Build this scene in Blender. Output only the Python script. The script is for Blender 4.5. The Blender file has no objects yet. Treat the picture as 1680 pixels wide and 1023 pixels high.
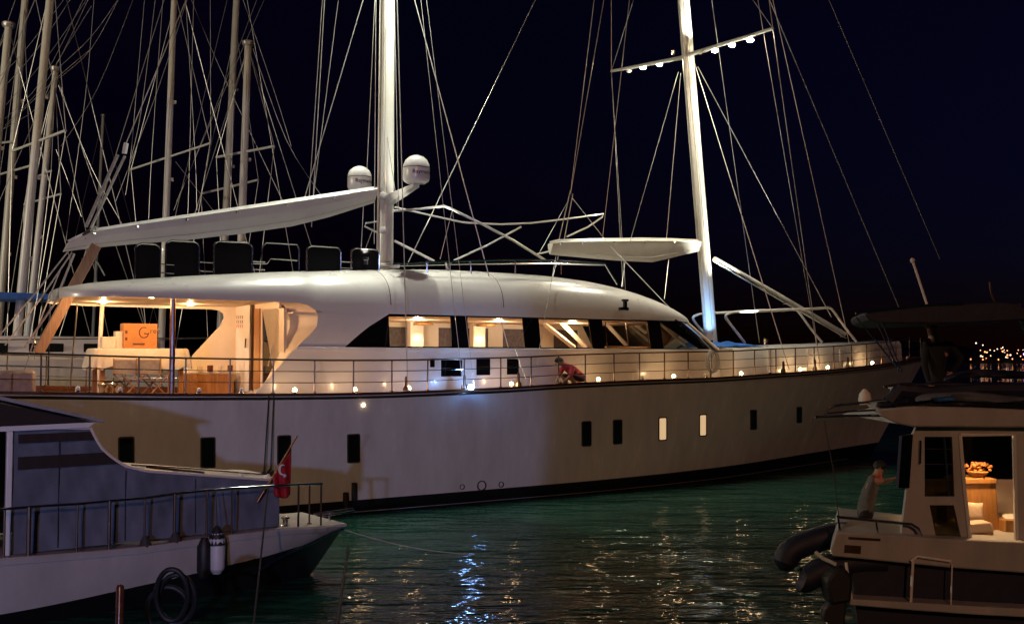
import bpy, bmesh, math, random
from mathutils import Vector, Matrix, Quaternion
from mathutils.geometry import tessellate_polygon
random.seed(7)
S = bpy.context.scene
COL = S.collection
R = math.radians
# ------------------------------------------------------------------ camera
H, F, CX, CY, HZ = 4.15, 1700.0, 840.0, 511.5, 588.0
PITCH = math.atan((HZ - CY) / F)
cd = bpy.data.cameras.new('camera'); cam = bpy.data.objects.new('camera', cd); COL.objects.link(cam)
cd.sensor_fit = 'HORIZONTAL'; cd.sensor_width = 36; cd.lens = 36 * F / 1680
cd.clip_end = 6000; cd.clip_start = .1
cam.location = (0, 0, H); cam.rotation_euler = (math.pi / 2 + PITCH, 0, 0)
S.camera = cam
# ------------------------------------------------------------------ night sky, moon, exposure
W = bpy.data.worlds.new('World'); S.world = W; W.use_nodes = True
nt = W.node_tree; nt.nodes.clear()
out = nt.nodes.new('ShaderNodeOutputWorld'); bg = nt.nodes.new('ShaderNodeBackground')
sky = nt.nodes.new('ShaderNodeTexSky'); sky.sky_type = 'NISHITA'; sky.sun_disc = False
SUN_EL, SUN_AZ = R(-3.3), R(90)
sky.sun_elevation = SUN_EL; sky.sun_rotation = SUN_AZ; sky.air_density = 1.0; sky.dust_density = 0; sky.ozone_density = 6.0
bg.inputs[1].default_value = 0.115
nt.links.new(sky.outputs[0], bg.inputs[0]); nt.links.new(bg.outputs[0], out.inputs[0])
sd = bpy.data.lights.new('moon', 'SUN'); sd.energy = .004; sd.angle = R(.5); sd.color = (.75, .85, 1)
so = bpy.data.objects.new('moon', sd); COL.objects.link(so); so.rotation_euler = (R(50), 0, R(-60))
S.view_settings.view_transform = 'Standard'; S.view_settings.look = 'None'
S.view_settings.exposure = 0; S.view_settings.gamma = 1
S.cycles.use_denoising = True
S.cycles.sample_clamp_indirect = 4
S.cycles.max_bounces = 6; S.cycles.transparent_max_bounces = 16
S.cycles.caustics_reflective = False; S.cycles.caustics_refractive = False

# ------------------------------------------------------------------ projection helpers (place things at real depth)
def ray(px, py):
    x = (px - CX) / F; z = -(py - CY) / F
    c, s = math.cos(PITCH), math.sin(PITCH)
    return Vector((x, c - z * s, s + z * c))
def atY(px, py, Y):
    d = ray(px, py); return Vector((0, 0, H)) + d * (Y / d.y)
def atZ(px, py, z):
    d = ray(px, py); return Vector((0, 0, H)) + d * ((z - H) / d.z)
def project(p):
    q = p - Vector((0, 0, H)); c, s = math.cos(PITCH), math.sin(PITCH)
    y = q.y * c + q.z * s; z = -q.y * s + q.z * c
    return (CX + F * q.x / y, CY - F * z / y)
class Frame:
    """a boat's own axes: x forward, y to port, z up"""
    def __init__(s, o, heading):
        s.o = Vector((o[0], o[1], 0)); s.a = Vector((math.sin(heading), math.cos(heading), 0))
        s.b = Vector((-s.a.y, s.a.x, 0)); s.rz = math.pi / 2 - heading
    def loc(s, p):
        q = p - s.o; return Vector((q.dot(s.a), q.dot(s.b), p.z))
    def world(s, p):
        return s.o + s.a * p[0] + s.b * p[1] + Vector((0, 0, p[2]))
    def Y(s, px, py, y):
        d = ray(px, py); t = (y + s.o.dot(s.b)) / d.dot(s.b)
        return s.loc(Vector((0, 0, H)) + d * t)
    def X(s, px, py, x):
        d = ray(px, py); t = (x + s.o.dot(s.a)) / d.dot(s.a)
        return s.loc(Vector((0, 0, H)) + d * t)
    def Z(s, px, py, z): return s.loc(atZ(px, py, z))
    def px(s, p): return project(s.world(p))

def smooth_interp(tab, x):
    n = len(tab)
    if x <= tab[0][0]: return tab[0][1]
    if x >= tab[-1][0]: return tab[-1][1]
    for i in range(n - 1):
        if tab[i][0] <= x <= tab[i + 1][0]: break
    x0, y0 = tab[i]; x1, y1 = tab[i + 1]
    def slope(k):
        if k <= 0: return (tab[1][1] - tab[0][1]) / (tab[1][0] - tab[0][0])
        if k >= n - 1: return (tab[-1][1] - tab[-2][1]) / (tab[-1][0] - tab[-2][0])
        a = (tab[k][1] - tab[k - 1][1]) / (tab[k][0] - tab[k - 1][0]); b = (tab[k + 1][1] - tab[k][1]) / (tab[k + 1][0] - tab[k][0])
        return 0 if a * b <= 0 else 2 * a * b / (a + b)
    h = x1 - x0; t = (x - x0) / h; m0, m1 = slope(i), slope(i + 1)
    return (2*t**3-3*t*t+1)*y0 + (t**3-2*t*t+t)*h*m0 + (-2*t**3+3*t*t)*y1 + (t**3-t*t)*h*m1

# ------------------------------------------------------------------ mesh builder
class MB:
    def __init__(s): s.v = []; s.f = []; s.m = []
    def add(s, vs, fs, mi=0):
        o = len(s.v); s.v += [Vector(v) for v in vs]
        for f in fs: s.f.append([i + o for i in f]); s.m.append(mi)
        return s
    def box(s, c, size, rot=None, mi=0, top=1.0):
        x, y, z = size[0] / 2, size[1] / 2, size[2] / 2
        vs = [Vector((i * x * (top if k > 0 else 1), j * y * (top if k > 0 else 1), k * z)) for k in (-1, 1) for j in (-1, 1) for i in (-1, 1)]
        if rot is not None: vs = [rot @ v for v in vs]
        return s.add([v + Vector(c) for v in vs], [(0, 2, 3, 1), (4, 5, 7, 6), (0, 1, 5, 4), (2, 6, 7, 3), (0, 4, 6, 2), (1, 3, 7, 5)], mi)
    def tube(s, pts, r, seg=8, mi=0, closed=False):
        pts = [Vector(p) for p in pts]; n = len(pts)
        rr = list(r) if isinstance(r, (list, tuple)) else [r] * n
        up = None; rings = []
        for i, p in enumerate(pts):
            if closed: d = pts[(i + 1) % n] - pts[i - 1]
            else: d = pts[min(i + 1, n - 1)] - pts[max(i - 1, 0)]
            if d.length < 1e-9: d = Vector((0, 0, 1))
            d.normalize()
            if up is None:
                up = Vector((0, 0, 1)) if abs(d.z) < .9 else Vector((1, 0, 0))
            a = d.cross(up)
            if a.length < 1e-6: a = d.orthogonal()
            a.normalize(); b = a.cross(d).normalized(); up = b
            rings.append([p + (a * math.cos(q) + b * math.sin(q)) * rr[i] for q in [2 * math.pi * k / seg for k in range(seg)]])
        return s.loft(rings, True, not closed, mi, closed)
    def loft(s, rings, ring_closed=False, caps=False, mi=0, closed=False):
        n = len(rings[0]); vs = [p for r in rings for p in r]; fs = []
        m = len(rings)
        for i in range(m if closed else m - 1):
            i2 = (i + 1) % m
            for k in range(n if ring_closed else n - 1):
                k2 = (k + 1) % n
                fs.append((i * n + k, i * n + k2, i2 * n + k2, i2 * n + k))
        if caps:
            fs.append(tuple(range(n))[::-1]); fs.append(tuple((m - 1) * n + k for k in range(n)))
        return s.add(vs, fs, mi)
    def lathe(s, prof, c=(0, 0, 0), seg=16, rot=None, mi=0):
        rings = []
        for r, z in prof:
            ring = [Vector((max(r, 1e-4) * math.cos(2*math.pi*k/seg), max(r, 1e-4) * math.sin(2*math.pi*k/seg), z)) for k in range(seg)]
            if rot is not None: ring = [rot @ v for v in ring]
            rings.append([v + Vector(c) for v in ring])
        return s.loft(rings, True, True, mi)
    def plate(s, outer, M, d0, d1, holes=(), mi=0):
        loops = [list(outer)] + [list(h) for h in holes]
        flat = [p for l in loops for p in l]
        tris = tessellate_polygon([[Vector((p[0], p[1], 0)) for p in l] for l in loops])
        n = len(flat)
        vs = [M(p[0], p[1], d0) for p in flat] + [M(p[0], p[1], d1) for p in flat]
        fs = [tuple(t) for t in tris] + [tuple(i + n for i in t)[::-1] for t in tris]
        o = 0
        for l in loops:
            k = len(l)
            for i in range(k):
                j = (i + 1) % k; fs.append((o + i, o + j, o + j + n, o + i + n))
            o += k
        return s.add(vs, fs, mi)
    def build(s, name, mats, parent=None, smooth=False, angle=35, weld=True, bevel=0):
        me = bpy.data.meshes.new(name); me.from_pydata([tuple(v) for v in s.v], [], s.f)
        if not isinstance(mats, (list, tuple)): mats = [mats]
        for m in mats: me.materials.append(m)
        me.polygons.foreach_set('material_index', s.m)
        bm = bmesh.new(); bm.from_mesh(me)
        if weld: bmesh.ops.remove_doubles(bm, verts=bm.verts, dist=1e-5)
        bmesh.ops.recalc_face_normals(bm, faces=bm.faces)
        bm.to_mesh(me); bm.free()
        if smooth:
            me.polygons.foreach_set('use_smooth', [True] * len(me.polygons)); me.set_sharp_from_angle(angle=R(angle))
        me.update()
        o = bpy.data.objects.new(name, me); COL.objects.link(o)
        if parent is not None: o.parent = parent
        if bevel:
            b = o.modifiers.new('bevel', 'BEVEL'); b.width = bevel; b.segments = 2; b.limit_method = 'ANGLE'; b.angle_limit = R(40)
            if not smooth:
                me.polygons.foreach_set('use_smooth', [True] * len(me.polygons)); me.set_sharp_from_angle(angle=R(30))
        return o
def tag(o, label, cat, group=None, kind=None):
    o['label'] = label
    if cat: o['category'] = cat
    if group: o['group'] = group
    if kind: o['kind'] = kind
    return o
def empty(name, loc=(0, 0, 0), rz=0, parent=None):
    o = bpy.data.objects.new(name, None); COL.objects.link(o); o.location = loc; o.rotation_euler = (0, 0, rz); o.empty_display_size = .2
    if parent: o.parent = parent
    return o
def lamp(kind, loc, energy, color, parent=None, radius=.04, target=None, cone=60, blend=.4, name='lamp_light'):
    l = bpy.data.lights.new(name, kind); l.energy = energy; l.color = color; l.shadow_soft_size = radius
    o = bpy.data.objects.new(name, l); COL.objects.link(o); o.location = loc
    if kind == 'SPOT':
        l.spot_size = R(cone); l.spot_blend = blend
        o.rotation_euler = (Vector(target) - Vector(loc)).to_track_quat('-Z', 'Y').to_euler()
    if parent: o.parent = parent
    return o

# ------------------------------------------------------------------ materials
def mat(name, col, rough=.5, metal=0, var=.12, vs=3.0, bump=0, bs=40, coat=0, stretch=(1, 1, 1), spec=.5):
    m = bpy.data.materials.new(name); m.use_nodes = True; t = m.node_tree; N = t.nodes; L = t.links
    b = N['Principled BSDF']; b.inputs['Roughness'].default_value = rough; b.inputs['Metallic'].default_value = metal
    b.inputs['Coat Weight'].default_value = coat; b.inputs['Specular IOR Level'].default_value = spec
    b.inputs['Base Color'].default_value = (*col, 1)
    tc = N.new('ShaderNodeTexCoord'); mp = N.new('ShaderNodeMapping'); mp.inputs['Scale'].default_value = stretch
    L.new(tc.outputs['Object'], mp.inputs['Vector'])
    if var:
        n = N.new('ShaderNodeTexNoise'); n.inputs['Scale'].default_value = vs; n.inputs['Detail'].default_value = 6; n.inputs['Roughness'].default_value = .6
        L.new(mp.outputs[0], n.inputs['Vector'])
        r = N.new('ShaderNodeMapRange'); r.inputs[1].default_value = .3; r.inputs[2].default_value = .7
        r.inputs[3].default_value = 1 - var; r.inputs[4].default_value = 1 + var * .6
        L.new(n.outputs['Fac'], r.inputs[0])
        mx = N.new('ShaderNodeMix'); mx.data_type = 'RGBA'; mx.blend_type = 'MULTIPLY'; mx.inputs[0].default_value = 1
        mx.inputs[6].default_value = (*col, 1); L.new(r.outputs[0], mx.inputs[7]); L.new(mx.outputs[2], b.inputs['Base Color'])
        r2 = N.new('ShaderNodeMapRange'); r2.inputs[3].default_value = max(.02, rough - .08); r2.inputs[4].default_value = min(1, rough + .1)
        L.new(n.outputs['Fac'], r2.inputs[0]); L.new(r2.outputs[0], b.inputs['Roughness'])
    if bump:
        n2 = N.new('ShaderNodeTexNoise'); n2.inputs['Scale'].default_value = bs; n2.inputs['Detail'].default_value = 4
        L.new(mp.outputs[0], n2.inputs['Vector']); bp = N.new('ShaderNodeBump'); bp.inputs['Strength'].default_value = bump; bp.inputs['Distance'].default_value = .02
        L.new(n2.outputs['Fac'], bp.inputs['Height']); L.new(bp.outputs[0], b.inputs['Normal'])
    return m
def emat(name, col, strength):
    m = bpy.data.materials.new(name); m.use_nodes = True; b = m.node_tree.nodes['Principled BSDF']
    b.inputs['Base Color'].default_value = (*col, 1); b.inputs['Emission Color'].default_value = (*col, 1); b.inputs['Emission Strength'].default_value = strength
    return m
def glass(name, tint=(1, 1, 1), refl=.1):
    m = bpy.data.materials.new(name); m.use_nodes = True; t = m.node_tree; N = t.nodes; L = t.links; N.clear()
    o = N.new('ShaderNodeOutputMaterial'); mx = N.new('ShaderNodeMixShader'); tr = N.new('ShaderNodeBsdfTransparent'); gl = N.new('ShaderNodeBsdfGlossy')
    tr.inputs[0].default_value = (*tint, 1); gl.inputs['Roughness'].default_value = .02
    lw = N.new('ShaderNodeFresnel'); lw.inputs[0].default_value = 1.45
    L.new(lw.outputs[0], mx.inputs[0]); L.new(tr.outputs[0], mx.inputs[1]); L.new(gl.outputs[0], mx.inputs[2]); L.new(mx.outputs[0], o.inputs[0])
    return m
M = {}
M['gel'] = mat('white_gelcoat', (.78, .76, .72), .22, var=.05, vs=1.2, coat=.4, bump=.03, bs=1.5)
M['hull'] = mat('hull_gelcoat', (.74, .71, .69), .24, var=.13, vs=1.6, coat=.35, bump=.10, bs=.9, stretch=(1.3, 1.3, .35))
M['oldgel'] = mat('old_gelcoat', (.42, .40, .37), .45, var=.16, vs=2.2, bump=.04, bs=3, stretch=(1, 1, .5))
M['house'] = mat('house_gelcoat', (.76, .73, .68), .28, var=.05, vs=.8, coat=.3)
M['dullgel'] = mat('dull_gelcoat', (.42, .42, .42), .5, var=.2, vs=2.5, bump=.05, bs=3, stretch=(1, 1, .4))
M['boot'] = mat('antifouling_black', (.012, .012, .014), .4, var=.3, vs=2)
M['teak'] = mat('teak', (.32, .18, .09), .5, var=.35, vs=5, stretch=(.3, 6, 6))
M['varnish'] = mat('varnished_mahogany', (.10, .03, .012), .22, var=.3, vs=4, coat=.7, stretch=(.3, 3, 3))
M['cream'] = mat('cream_lining', (.78, .68, .54), .45, var=.06)
M['orangewood'] = mat('honey_wood', (.45, .22, .07), .35, var=.3, vs=3, coat=.4, stretch=(6, 6, .6))
M['black'] = mat('black_glass', (.004, .004, .005), .06, var=0)
M['blackcloth'] = mat('black_upholstery', (.005, .005, .006), .8, var=.3, bump=.2, spec=.15)
M['darkmet'] = mat('dark_metal', (.13, .085, .06), .3, metal=.8, var=.2)
M['chrome'] = mat('stainless', (.62, .6, .57), .16, metal=1, var=.1, vs=8)
M['mast'] = mat('mast_paint', (.74, .73, .66), .3, var=.06, vs=2, coat=.2)
M['wire'] = mat('steel_wire', (.55, .53, .5), .4, metal=.6, var=.15, vs=6)
M['rope'] = mat('rope', (.5, .47, .41), .8, var=.25, vs=20, bump=.4, bs=60)
M['darkrope'] = mat('dark_rope', (.05, .045, .04), .8, var=.25, vs=20, bump=.4, bs=60)
M['wood'] = mat('weathered_plank', (.34, .2, .11), .6, var=.35, vs=4, stretch=(6, 6, .5))
M['card'] = mat('cardboard', (.50, .21, .055), .75, var=.15, vs=6)
M['ink'] = mat('brown_ink', (.12, .035, .012), .7, var=.1)
M['sheet'] = mat('cream_sheet', (.72, .64, .5), .7, var=.15, vs=5, bump=.3, bs=12)
M['plastic'] = mat('smoky_plastic_cover', (.3, .26, .24), .3, var=.3, vs=6)
M['blue'] = mat('blue_tarpaulin', (.03, .16, .55), .5, var=.3, vs=6, bump=.4, bs=9)
M['navy'] = mat('navy_canvas', (.012, .016, .045), .6, var=.35, vs=4, bump=.4, bs=6)
M['canvas'] = mat('grey_blue_canvas', (.125, .14, .18), .75, var=.32, vs=1.7, bump=.5, bs=4)
M['brownc_shadow'] = mat('brown_canvas_and_shadow', (.022, .014, .011), .8, var=.2, vs=3)  # roof curtain canvas; also colours the painted visor shadow bands
M['visor'] = mat('awning_board', (.32, .3, .3), .5, var=.2, vs=3)
M['red'] = mat('flag_red', (.38, .008, .014), .7, var=.15, vs=5, bump=.2, bs=14)
M['white'] = mat('white_paint', (.8, .78, .74), .5, var=.08)
M['rubber'] = mat('black_rubber', (.012, .012, .013), .55, var=.3, vs=8)
M['fender'] = mat('fender_vinyl', (.55, .55, .56), .4, var=.15)
M['skin'] = mat('skin', (.42, .23, .15), .5, var=.1)
M['hair'] = mat('dark_hair', (.012, .009, .008), .6, var=.3, vs=20)
M['redshirt'] = mat('red_shirt', (.6, .06, .09), .8, var=.15, vs=8, bump=.3, bs=14)
M['dshorts'] = mat('dark_maroon_shorts', (.05, .012, .02), .8, var=.2)
M['greyshirt'] = mat('grey_shirt', (.12, .12, .12), .8, var=.35, vs=14)
M['blackwear'] = mat('black_clothes', (.008, .008, .012), .85, var=.2)
M['greyhat'] = mat('grey_cap', (.16, .15, .16), .8, var=.2)
M['blind'] = mat('grey_blind', (.12, .10, .11), .8, var=.4, vs=9)
M['pane'] = glass('window_pane')
M['smoke'] = glass('dark_pane', (.18, .16, .12))
M['cushion'] = mat('cushion_cloth', (.62, .48, .36), .8, var=.1, bump=.3, bs=20)
M['flower'] = mat('dried_flowers', (.55, .2, .05), .7, var=.5, vs=30)
M['pvc'] = mat('navy_inflatable', (.006, .009, .028), .6, var=.25)
M['hill'] = mat('hill_scrub', (.02, .022, .02), .9, var=.4, vs=.05)
M['skyl'] = mat('underwater_white', (.5, .5, .5), .5)
ORNG = (1, .55, .23)
WARM, COOL, NEUT = (1, .60, .28), (.28, .52, 1), (1, .93, .74)
M['e_warm'] = emat('warm_bulb', (1, .7, .36), 40)
M['e_white'] = emat('white_bulb', (1, .84, .6), 320)
M['e_cool'] = emat('blue_white_bulb', (.12, .36, 1), 70)

# ------------------------------------------------------------------ water and far shore
m = bpy.data.materials.new('harbour_water'); m.use_nodes = True; t = m.node_tree; N = t.nodes; L = t.links
b = N['Principled BSDF']; b.inputs['Base Color'].default_value = (.013, .060, .042, 1); b.inputs['Roughness'].default_value = .04; b.inputs['IOR'].default_value = 1.33
tc = N.new('ShaderNodeTexCoord')
def wnoise(scale, st, det, rotz=0):
    mp = N.new('ShaderNodeMapping'); mp.inputs['Scale'].default_value = st; mp.inputs['Rotation'].default_value = (0, 0, rotz); L.new(tc.outputs['Object'], mp.inputs[0])
    n = N.new('ShaderNodeTexNoise'); n.inputs['Scale'].default_value = scale; n.inputs['Detail'].default_value = det; n.inputs['Roughness'].default_value = .55
    L.new(mp.outputs[0], n.inputs[0]); return n.outputs['Fac']
def math_(op, a, b_):
    n = N.new('ShaderNodeMath'); n.operation = op
    for i, q in enumerate((a, b_)):
        if isinstance(q, (int, float)): n.inputs[i].default_value = q
        else: L.new(q, n.inputs[i])
    return n.outputs[0]
h1 = wnoise(.55, (.6, 1.5, 1), 2, .12); h2 = wnoise(1.9, (.42, 1.5, 1), 3, -.10); h3 = wnoise(6.5, (.5, 1.3, 1), 2, .06)
patch = wnoise(.12, (1, 1, 1), 1)
pr = N.new('ShaderNodeMapRange'); pr.inputs[1].default_value = .4; pr.inputs[2].default_value = .62; pr.inputs[3].default_value = .45; pr.inputs[4].default_value = 1.0; L.new(patch, pr.inputs[0])
hh = math_('ADD', math_('MULTIPLY', h1, .19), math_('MULTIPLY', math_('ADD', math_('MULTIPLY', h2, .12), math_('MULTIPLY', h3, .010)), pr.outputs[0]))
bp = N.new('ShaderNodeBump'); bp.inputs['Strength'].default_value = 1; bp.inputs['Distance'].default_value = 1.0
L.new(hh, bp.inputs['Height']); L.new(bp.outputs[0], b.inputs['Normal'])
M['water'] = m
w = MB(); w.add([(-2500, -40, 0), (2500, -40, 0), (2500, 3500, 0), (-2500, 3500, 0)], [(0, 1, 2, 3)])
o = w.build('harbour_water', M['water']); o['kind'] = 'structure'; o['label'] = 'dark green rippled harbour water'

hb = MB(); rows = []
xs = [-2400 + 60 * i for i in range(81)]
def ridge(x):
    return 8 + 26 * (.5 + .5 * math.sin(x * .0043 + 1.3)) + 9 * math.sin(x * .017) + 4 * math.sin(x * .041 + 2)
for k in range(6):
    q = k / 5; rows.append([Vector((x, 900 + 500 * q, -1 + max(2, ridge(x)) * (1 - (1 - q) ** 2) * (1 if k else 0))) for x in xs])
hb.loft(rows); o = hb.build('far_hills', M['hill'], smooth=True, angle=80); o['kind'] = 'structure'; o['label'] = 'low dark hills along the far shore'
# town lights on that shore: a far mass of lamps
tl = MB()
def hill_z(x, q): return -1 + max(2, ridge(x)) * (1 - (1 - q) ** 2)
def blob(c, r, mi):
    tl.add([c + Vector(d) * r for d in ((1,0,0),(-1,0,0),(0,1,0),(0,-1,0),(0,0,1),(0,0,-1))], [(0,2,4),(2,1,4),(1,3,4),(3,0,4),(2,0,5),(1,2,5),(3,1,5),(0,3,5)], mi)
for i in range(60):
    x = 396 + i * 7.5 + random.uniform(-3, 3); blob(Vector((x, 893, random.uniform(3.2, 6.2))), random.uniform(.45, .9), random.choice((0, 0, 0, 1)))
for i in range(110):
    q = random.random() ** 1.6 * .8 + .03; x = (900 + 500 * q) * (.445 + .5 * random.random() ** 1.5); blob(Vector((x, 900 + 500 * q - 6, hill_z(x, q) + random.uniform(3, 6))), random.uniform(.5, 1.0), random.choice((0, 0, 1, 1, 2)))
blob(Vector((440, 890, 8)), 1.5, 3)
for i in range(0):
    x = random.uniform(-380, 340); q = random.random() * .5 + .02; blob(Vector((x, 900 + 500 * q - 6, hill_z(x, q) + 3)), random.uniform(.4, .8), random.choice((0, 1)))
o = tl.build('town_lights', [emat('town_amber', (1, .34, .12), 3.2), emat('town_warm', (1, .6, .4), 2.6), emat('town_white', (1, .85, .8), 3), emat('town_violet', (.5, .2, 1), 6)])
tag(o, 'amber and white town lights strung along the far shore', None, kind='stuff')

# ================================================================== THE BIG SAILING YACHT
YA = Frame((-12.672, 26.763), R(58.3))
def yl(px, py, v): return YA.Y(px, py, -v)
def yx(px, py, u): return YA.X(px, py, u)
yacht = empty('sailing_yacht', YA.o, YA.rz)
tag(yacht, 'large white two masted sailing yacht with lit cockpit and long railed deck', 'yacht')
U0, UB = -4.0, 36.3
def tu(u): return (u - U0) / (UB - U0)
SHEER = [(tu(a), b) for a, b in ((-4, 3.44), (0, 3.33), (3.2, 3.235), (8, 3.175), (12.5, 3.25), (15, 3.34), (18.4, 3.42), (20.8, 3.46), (24, 3.57), (27.4, 3.69), (31.2, 3.87), (34, 4.04), (36.3, 4.2))]
HDK = [(tu(a), b) for a, b in ((-4, 2.5), (-3, 3.0), (-1.5, 3.4), (2, 3.6), (8, 3.62), (20, 3.58), (24, 3.3), (27.5, 2.8), (31, 1.95), (33.5, 1.15), (35.4, .45), (36.3, .06))]
HWL = [(tu(a), b) for a, b in ((-4, 1.6), (-1.5, 2.7), (2, 3.2), (8, 3.42), (16, 3.38), (20, 3.15), (24, 2.65), (28, 1.75), (31, 1.05), (33.5, .5), (35.4, .16), (36.3, .03))]
sheer = lambda t: smooth_interp(SHEER, t)
hdk = lambda t: smooth_interp(HDK, t)
hwl = lambda t: smooth_interp(HWL, t)
def ubow(z): return 32.6 + 3.7 * max(-.3, z / 4.2) ** 1.0
def ustern(z): return U0 + .9 * (1 - min(1, max(0, z / 3.4)))
def hullp(t, z, side=-1):
    s = sheer(t); k = max(0, min(1, z / s))
    y = hwl(t) + (hdk(t) - hwl(t)) * k ** 1.25
    if z < 0: y *= max(.05, 1 + z * .5)
    return Vector((ustern(z) + t * (ubow(z) - ustern(z)), side * y, z))
BOOT = .36
TS = [i / 100 for i in range(101)]
def hull_piece(z0f, z1f, n):
    rings = []
    for t in TS:
        z0, z1 = z0f(t), z1f(t)
        st = [hullp(t, z0 + (z1 - z0) * k / n, -1) for k in range(n + 1)]
        rings.append(st)
    return rings
mb = MB()
for sd_ in (-1, 1):
    rings = [[Vector((p.x, p.y * -sd_, p.z)) for p in r] for r in hull_piece(lambda t: BOOT + .25 * t ** 3, lambda t: sheer(t), 12)]
    mb.loft(rings)
a = [hullp(0, BOOT + (sheer(0) - BOOT) * k / 12, -1) for k in range(13)]
mb.loft([a, [Vector((p.x, -p.y, p.z)) for p in a]])
hull = mb.build('hull', M['hull'], yacht, smooth=True, angle=50)
mb = MB()
for sd_ in (-1, 1):
    mb.loft([[Vector((p.x, p.y * -sd_ * .999, p.z)) for p in r] for r in hull_piece(lambda t: -1.3, lambda t: BOOT + .25 * t ** 3, 4)])
a = [hullp(0, -1.3 + (BOOT + 1.3) * k / 4, -1) for k in range(5)]
mb.loft([a, [Vector((p.x, -p.y, p.z)) for p in a]])
mb.build('boot_top', M['boot'], hull, smooth=True, angle=50)
mb = MB()   # thin pale waterline stripe
for sd_ in (-1, 1):
    mb.tube([(lambda p: Vector((p.x, p.y * -sd_ * 1.002, p.z)))(hullp(t, .05, -1)) for t in TS[2:96]], .012, 5)
mb.build('waterline_stripe', M['wire'], hull)
# deck and cap rail
mb = MB(); mb.loft([[Vector((U0 + t * (UB - U0), y * (hdk(t) - .04), sheer(t) - .12)) for y in (-1, -.5, 0, .5, 1)] for t in TS[1:]])
deck = mb.build('deck', M['teak'], yacht)
mb = MB()
for sd_ in (-1, 1):
    rings = []
    for t in TS:
        p = hullp(t, sheer(t)); e = Vector((p.x, sd_ * hdk(t), p.z)); y = e.y
        rings.append([Vector((e.x, y + sd_ * .05, e.z + .002)), Vector((e.x, y + sd_ * .05, e.z + .07)), Vector((e.x, y - sd_ * .14, e.z + .07)), Vector((e.x, y - sd_ * .14, e.z - .13))])
    mb.loft(rings)
mb.build('cap_rail', M['varnish'], yacht, smooth=True, angle=30)
mb = MB()
for sd_ in (-1, 1):
    mb.tube([(lambda p: Vector((p.x, p.y * -sd_ + (-sd_) * -.03 * -1, p.z)))(hullp(t, sheer(t) - .06)) for t in TS[1:100]], .05, 6)
mb.build('rubbing_strake', M['darkmet'], yacht, smooth=True)

def edge_t(px):
    lo, hi = 0.0, 1.0
    for _ in range(50):
        t = (lo + hi) / 2; x = YA.px(Vector((U0 + t * (UB - U0), -hdk(t), sheer(t))))[0]
        if x < px: lo = t
        else: hi = t
    return t
def edge(t, side=-1, inset=0, dz=0): return Vector((U0 + t * (UB - U0), side * (hdk(t) - inset), sheer(t) + dz))
# guard rail: posts near side, three runs of rail, the same on the far side
post_px = [-10, 67, 147, 228, 305, 378, 449, 517, 581, 644, 703, 763, 823, 873, 918, 962, 1009, 1051, 1092, 1131, 1169, 1205, 1240, 1275, 1307, 1338, 1370, 1399, 1424, 1448, 1472, 1494, 1512]
pts_t = [edge_t(x) for x in post_px]
t_first = pts_t[0]; extra = []
RH = .93
grail = None
for side, nm in ((-1, 'near'), (1, 'far')):
    mb = MB(); run = [t_first * k / 12 + .004 for k in range(12)] + [t_first + (pts_t[-1] - t_first) * k / 90 for k in range(91)]
    mb.tube([edge(t, side, .05, RH) for t in run], .026, 6)
    if side == -1: grail = mb.build('guard_rail', M['darkmet'], yacht, smooth=True)
    else: grail2 = mb.build('guard_rail', M['chrome'], yacht, smooth=True)
    g = grail if side == -1 else grail2
    for h in (.34, .63):
        mb = MB(); mb.tube([edge(t, side, .05, h) for t in run], .010, 5); mb.build('rail_wire', M['chrome'], g)
    pm = None
    for t in [t_first * .25, t_first * .6] + pts_t:
        if pm is None:
            mb = MB(); mb.lathe([(.05, 0.06), (.05, .09), (.021, .1), (.021, RH - .03), (.03, RH - .02), (.03, RH)], seg=8)
            o = mb.build('stanchion', M['chrome'] if side == 1 else M['darkmet'], g, smooth=True); pm = o.data
        else:
            o = bpy.data.objects.new('stanchion', pm); COL.objects.link(o); o.parent = g
        o.location = edge(t, side, .05)
# hull windows
def on_hull(px, py):
    lo, hi = 0.5, 4.5   # solve along the ray for the near hull surface
    v = 3.5
    for _ in range(40):
        p = yl(px, py, v); z = max(.05, p.z)
        f = lambda t: hullp(t, z).x
        lo, hi = 0., 1.
        for _ in range(40):
            t = (lo + hi) / 2
            if f(t) < p.x: lo = t
            else: hi = t
        v = v * .5 + .5 * -hullp(t, z).y
    return t, z, hullp(t, z)
def upright(px, z):
    lo, hi = 0., 1.
    for _ in range(40):
        t = (lo + hi) / 2
        if YA.px(hullp(t, z))[0] < px: lo = t
        else: hi = t
    return hullp(t, z)
def rrect(cx, cy, w_, h_, r, n=4):
    pts = []
    for sx, sy, a0 in ((1, 1, 0), (-1, 1, 90), (-1, -1, 180), (1, -1, 270)):
        for k in range(n + 1):
            a = R(a0 + 90 * k / n); pts.append((cx + sx * (w_ / 2 - r) + r * math.cos(a), cy + sy * (h_ / 2 - r) + r * math.sin(a)))
    return pts
M['litport'] = emat('lit_porthole', (1, .68, .36), .62)
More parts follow.
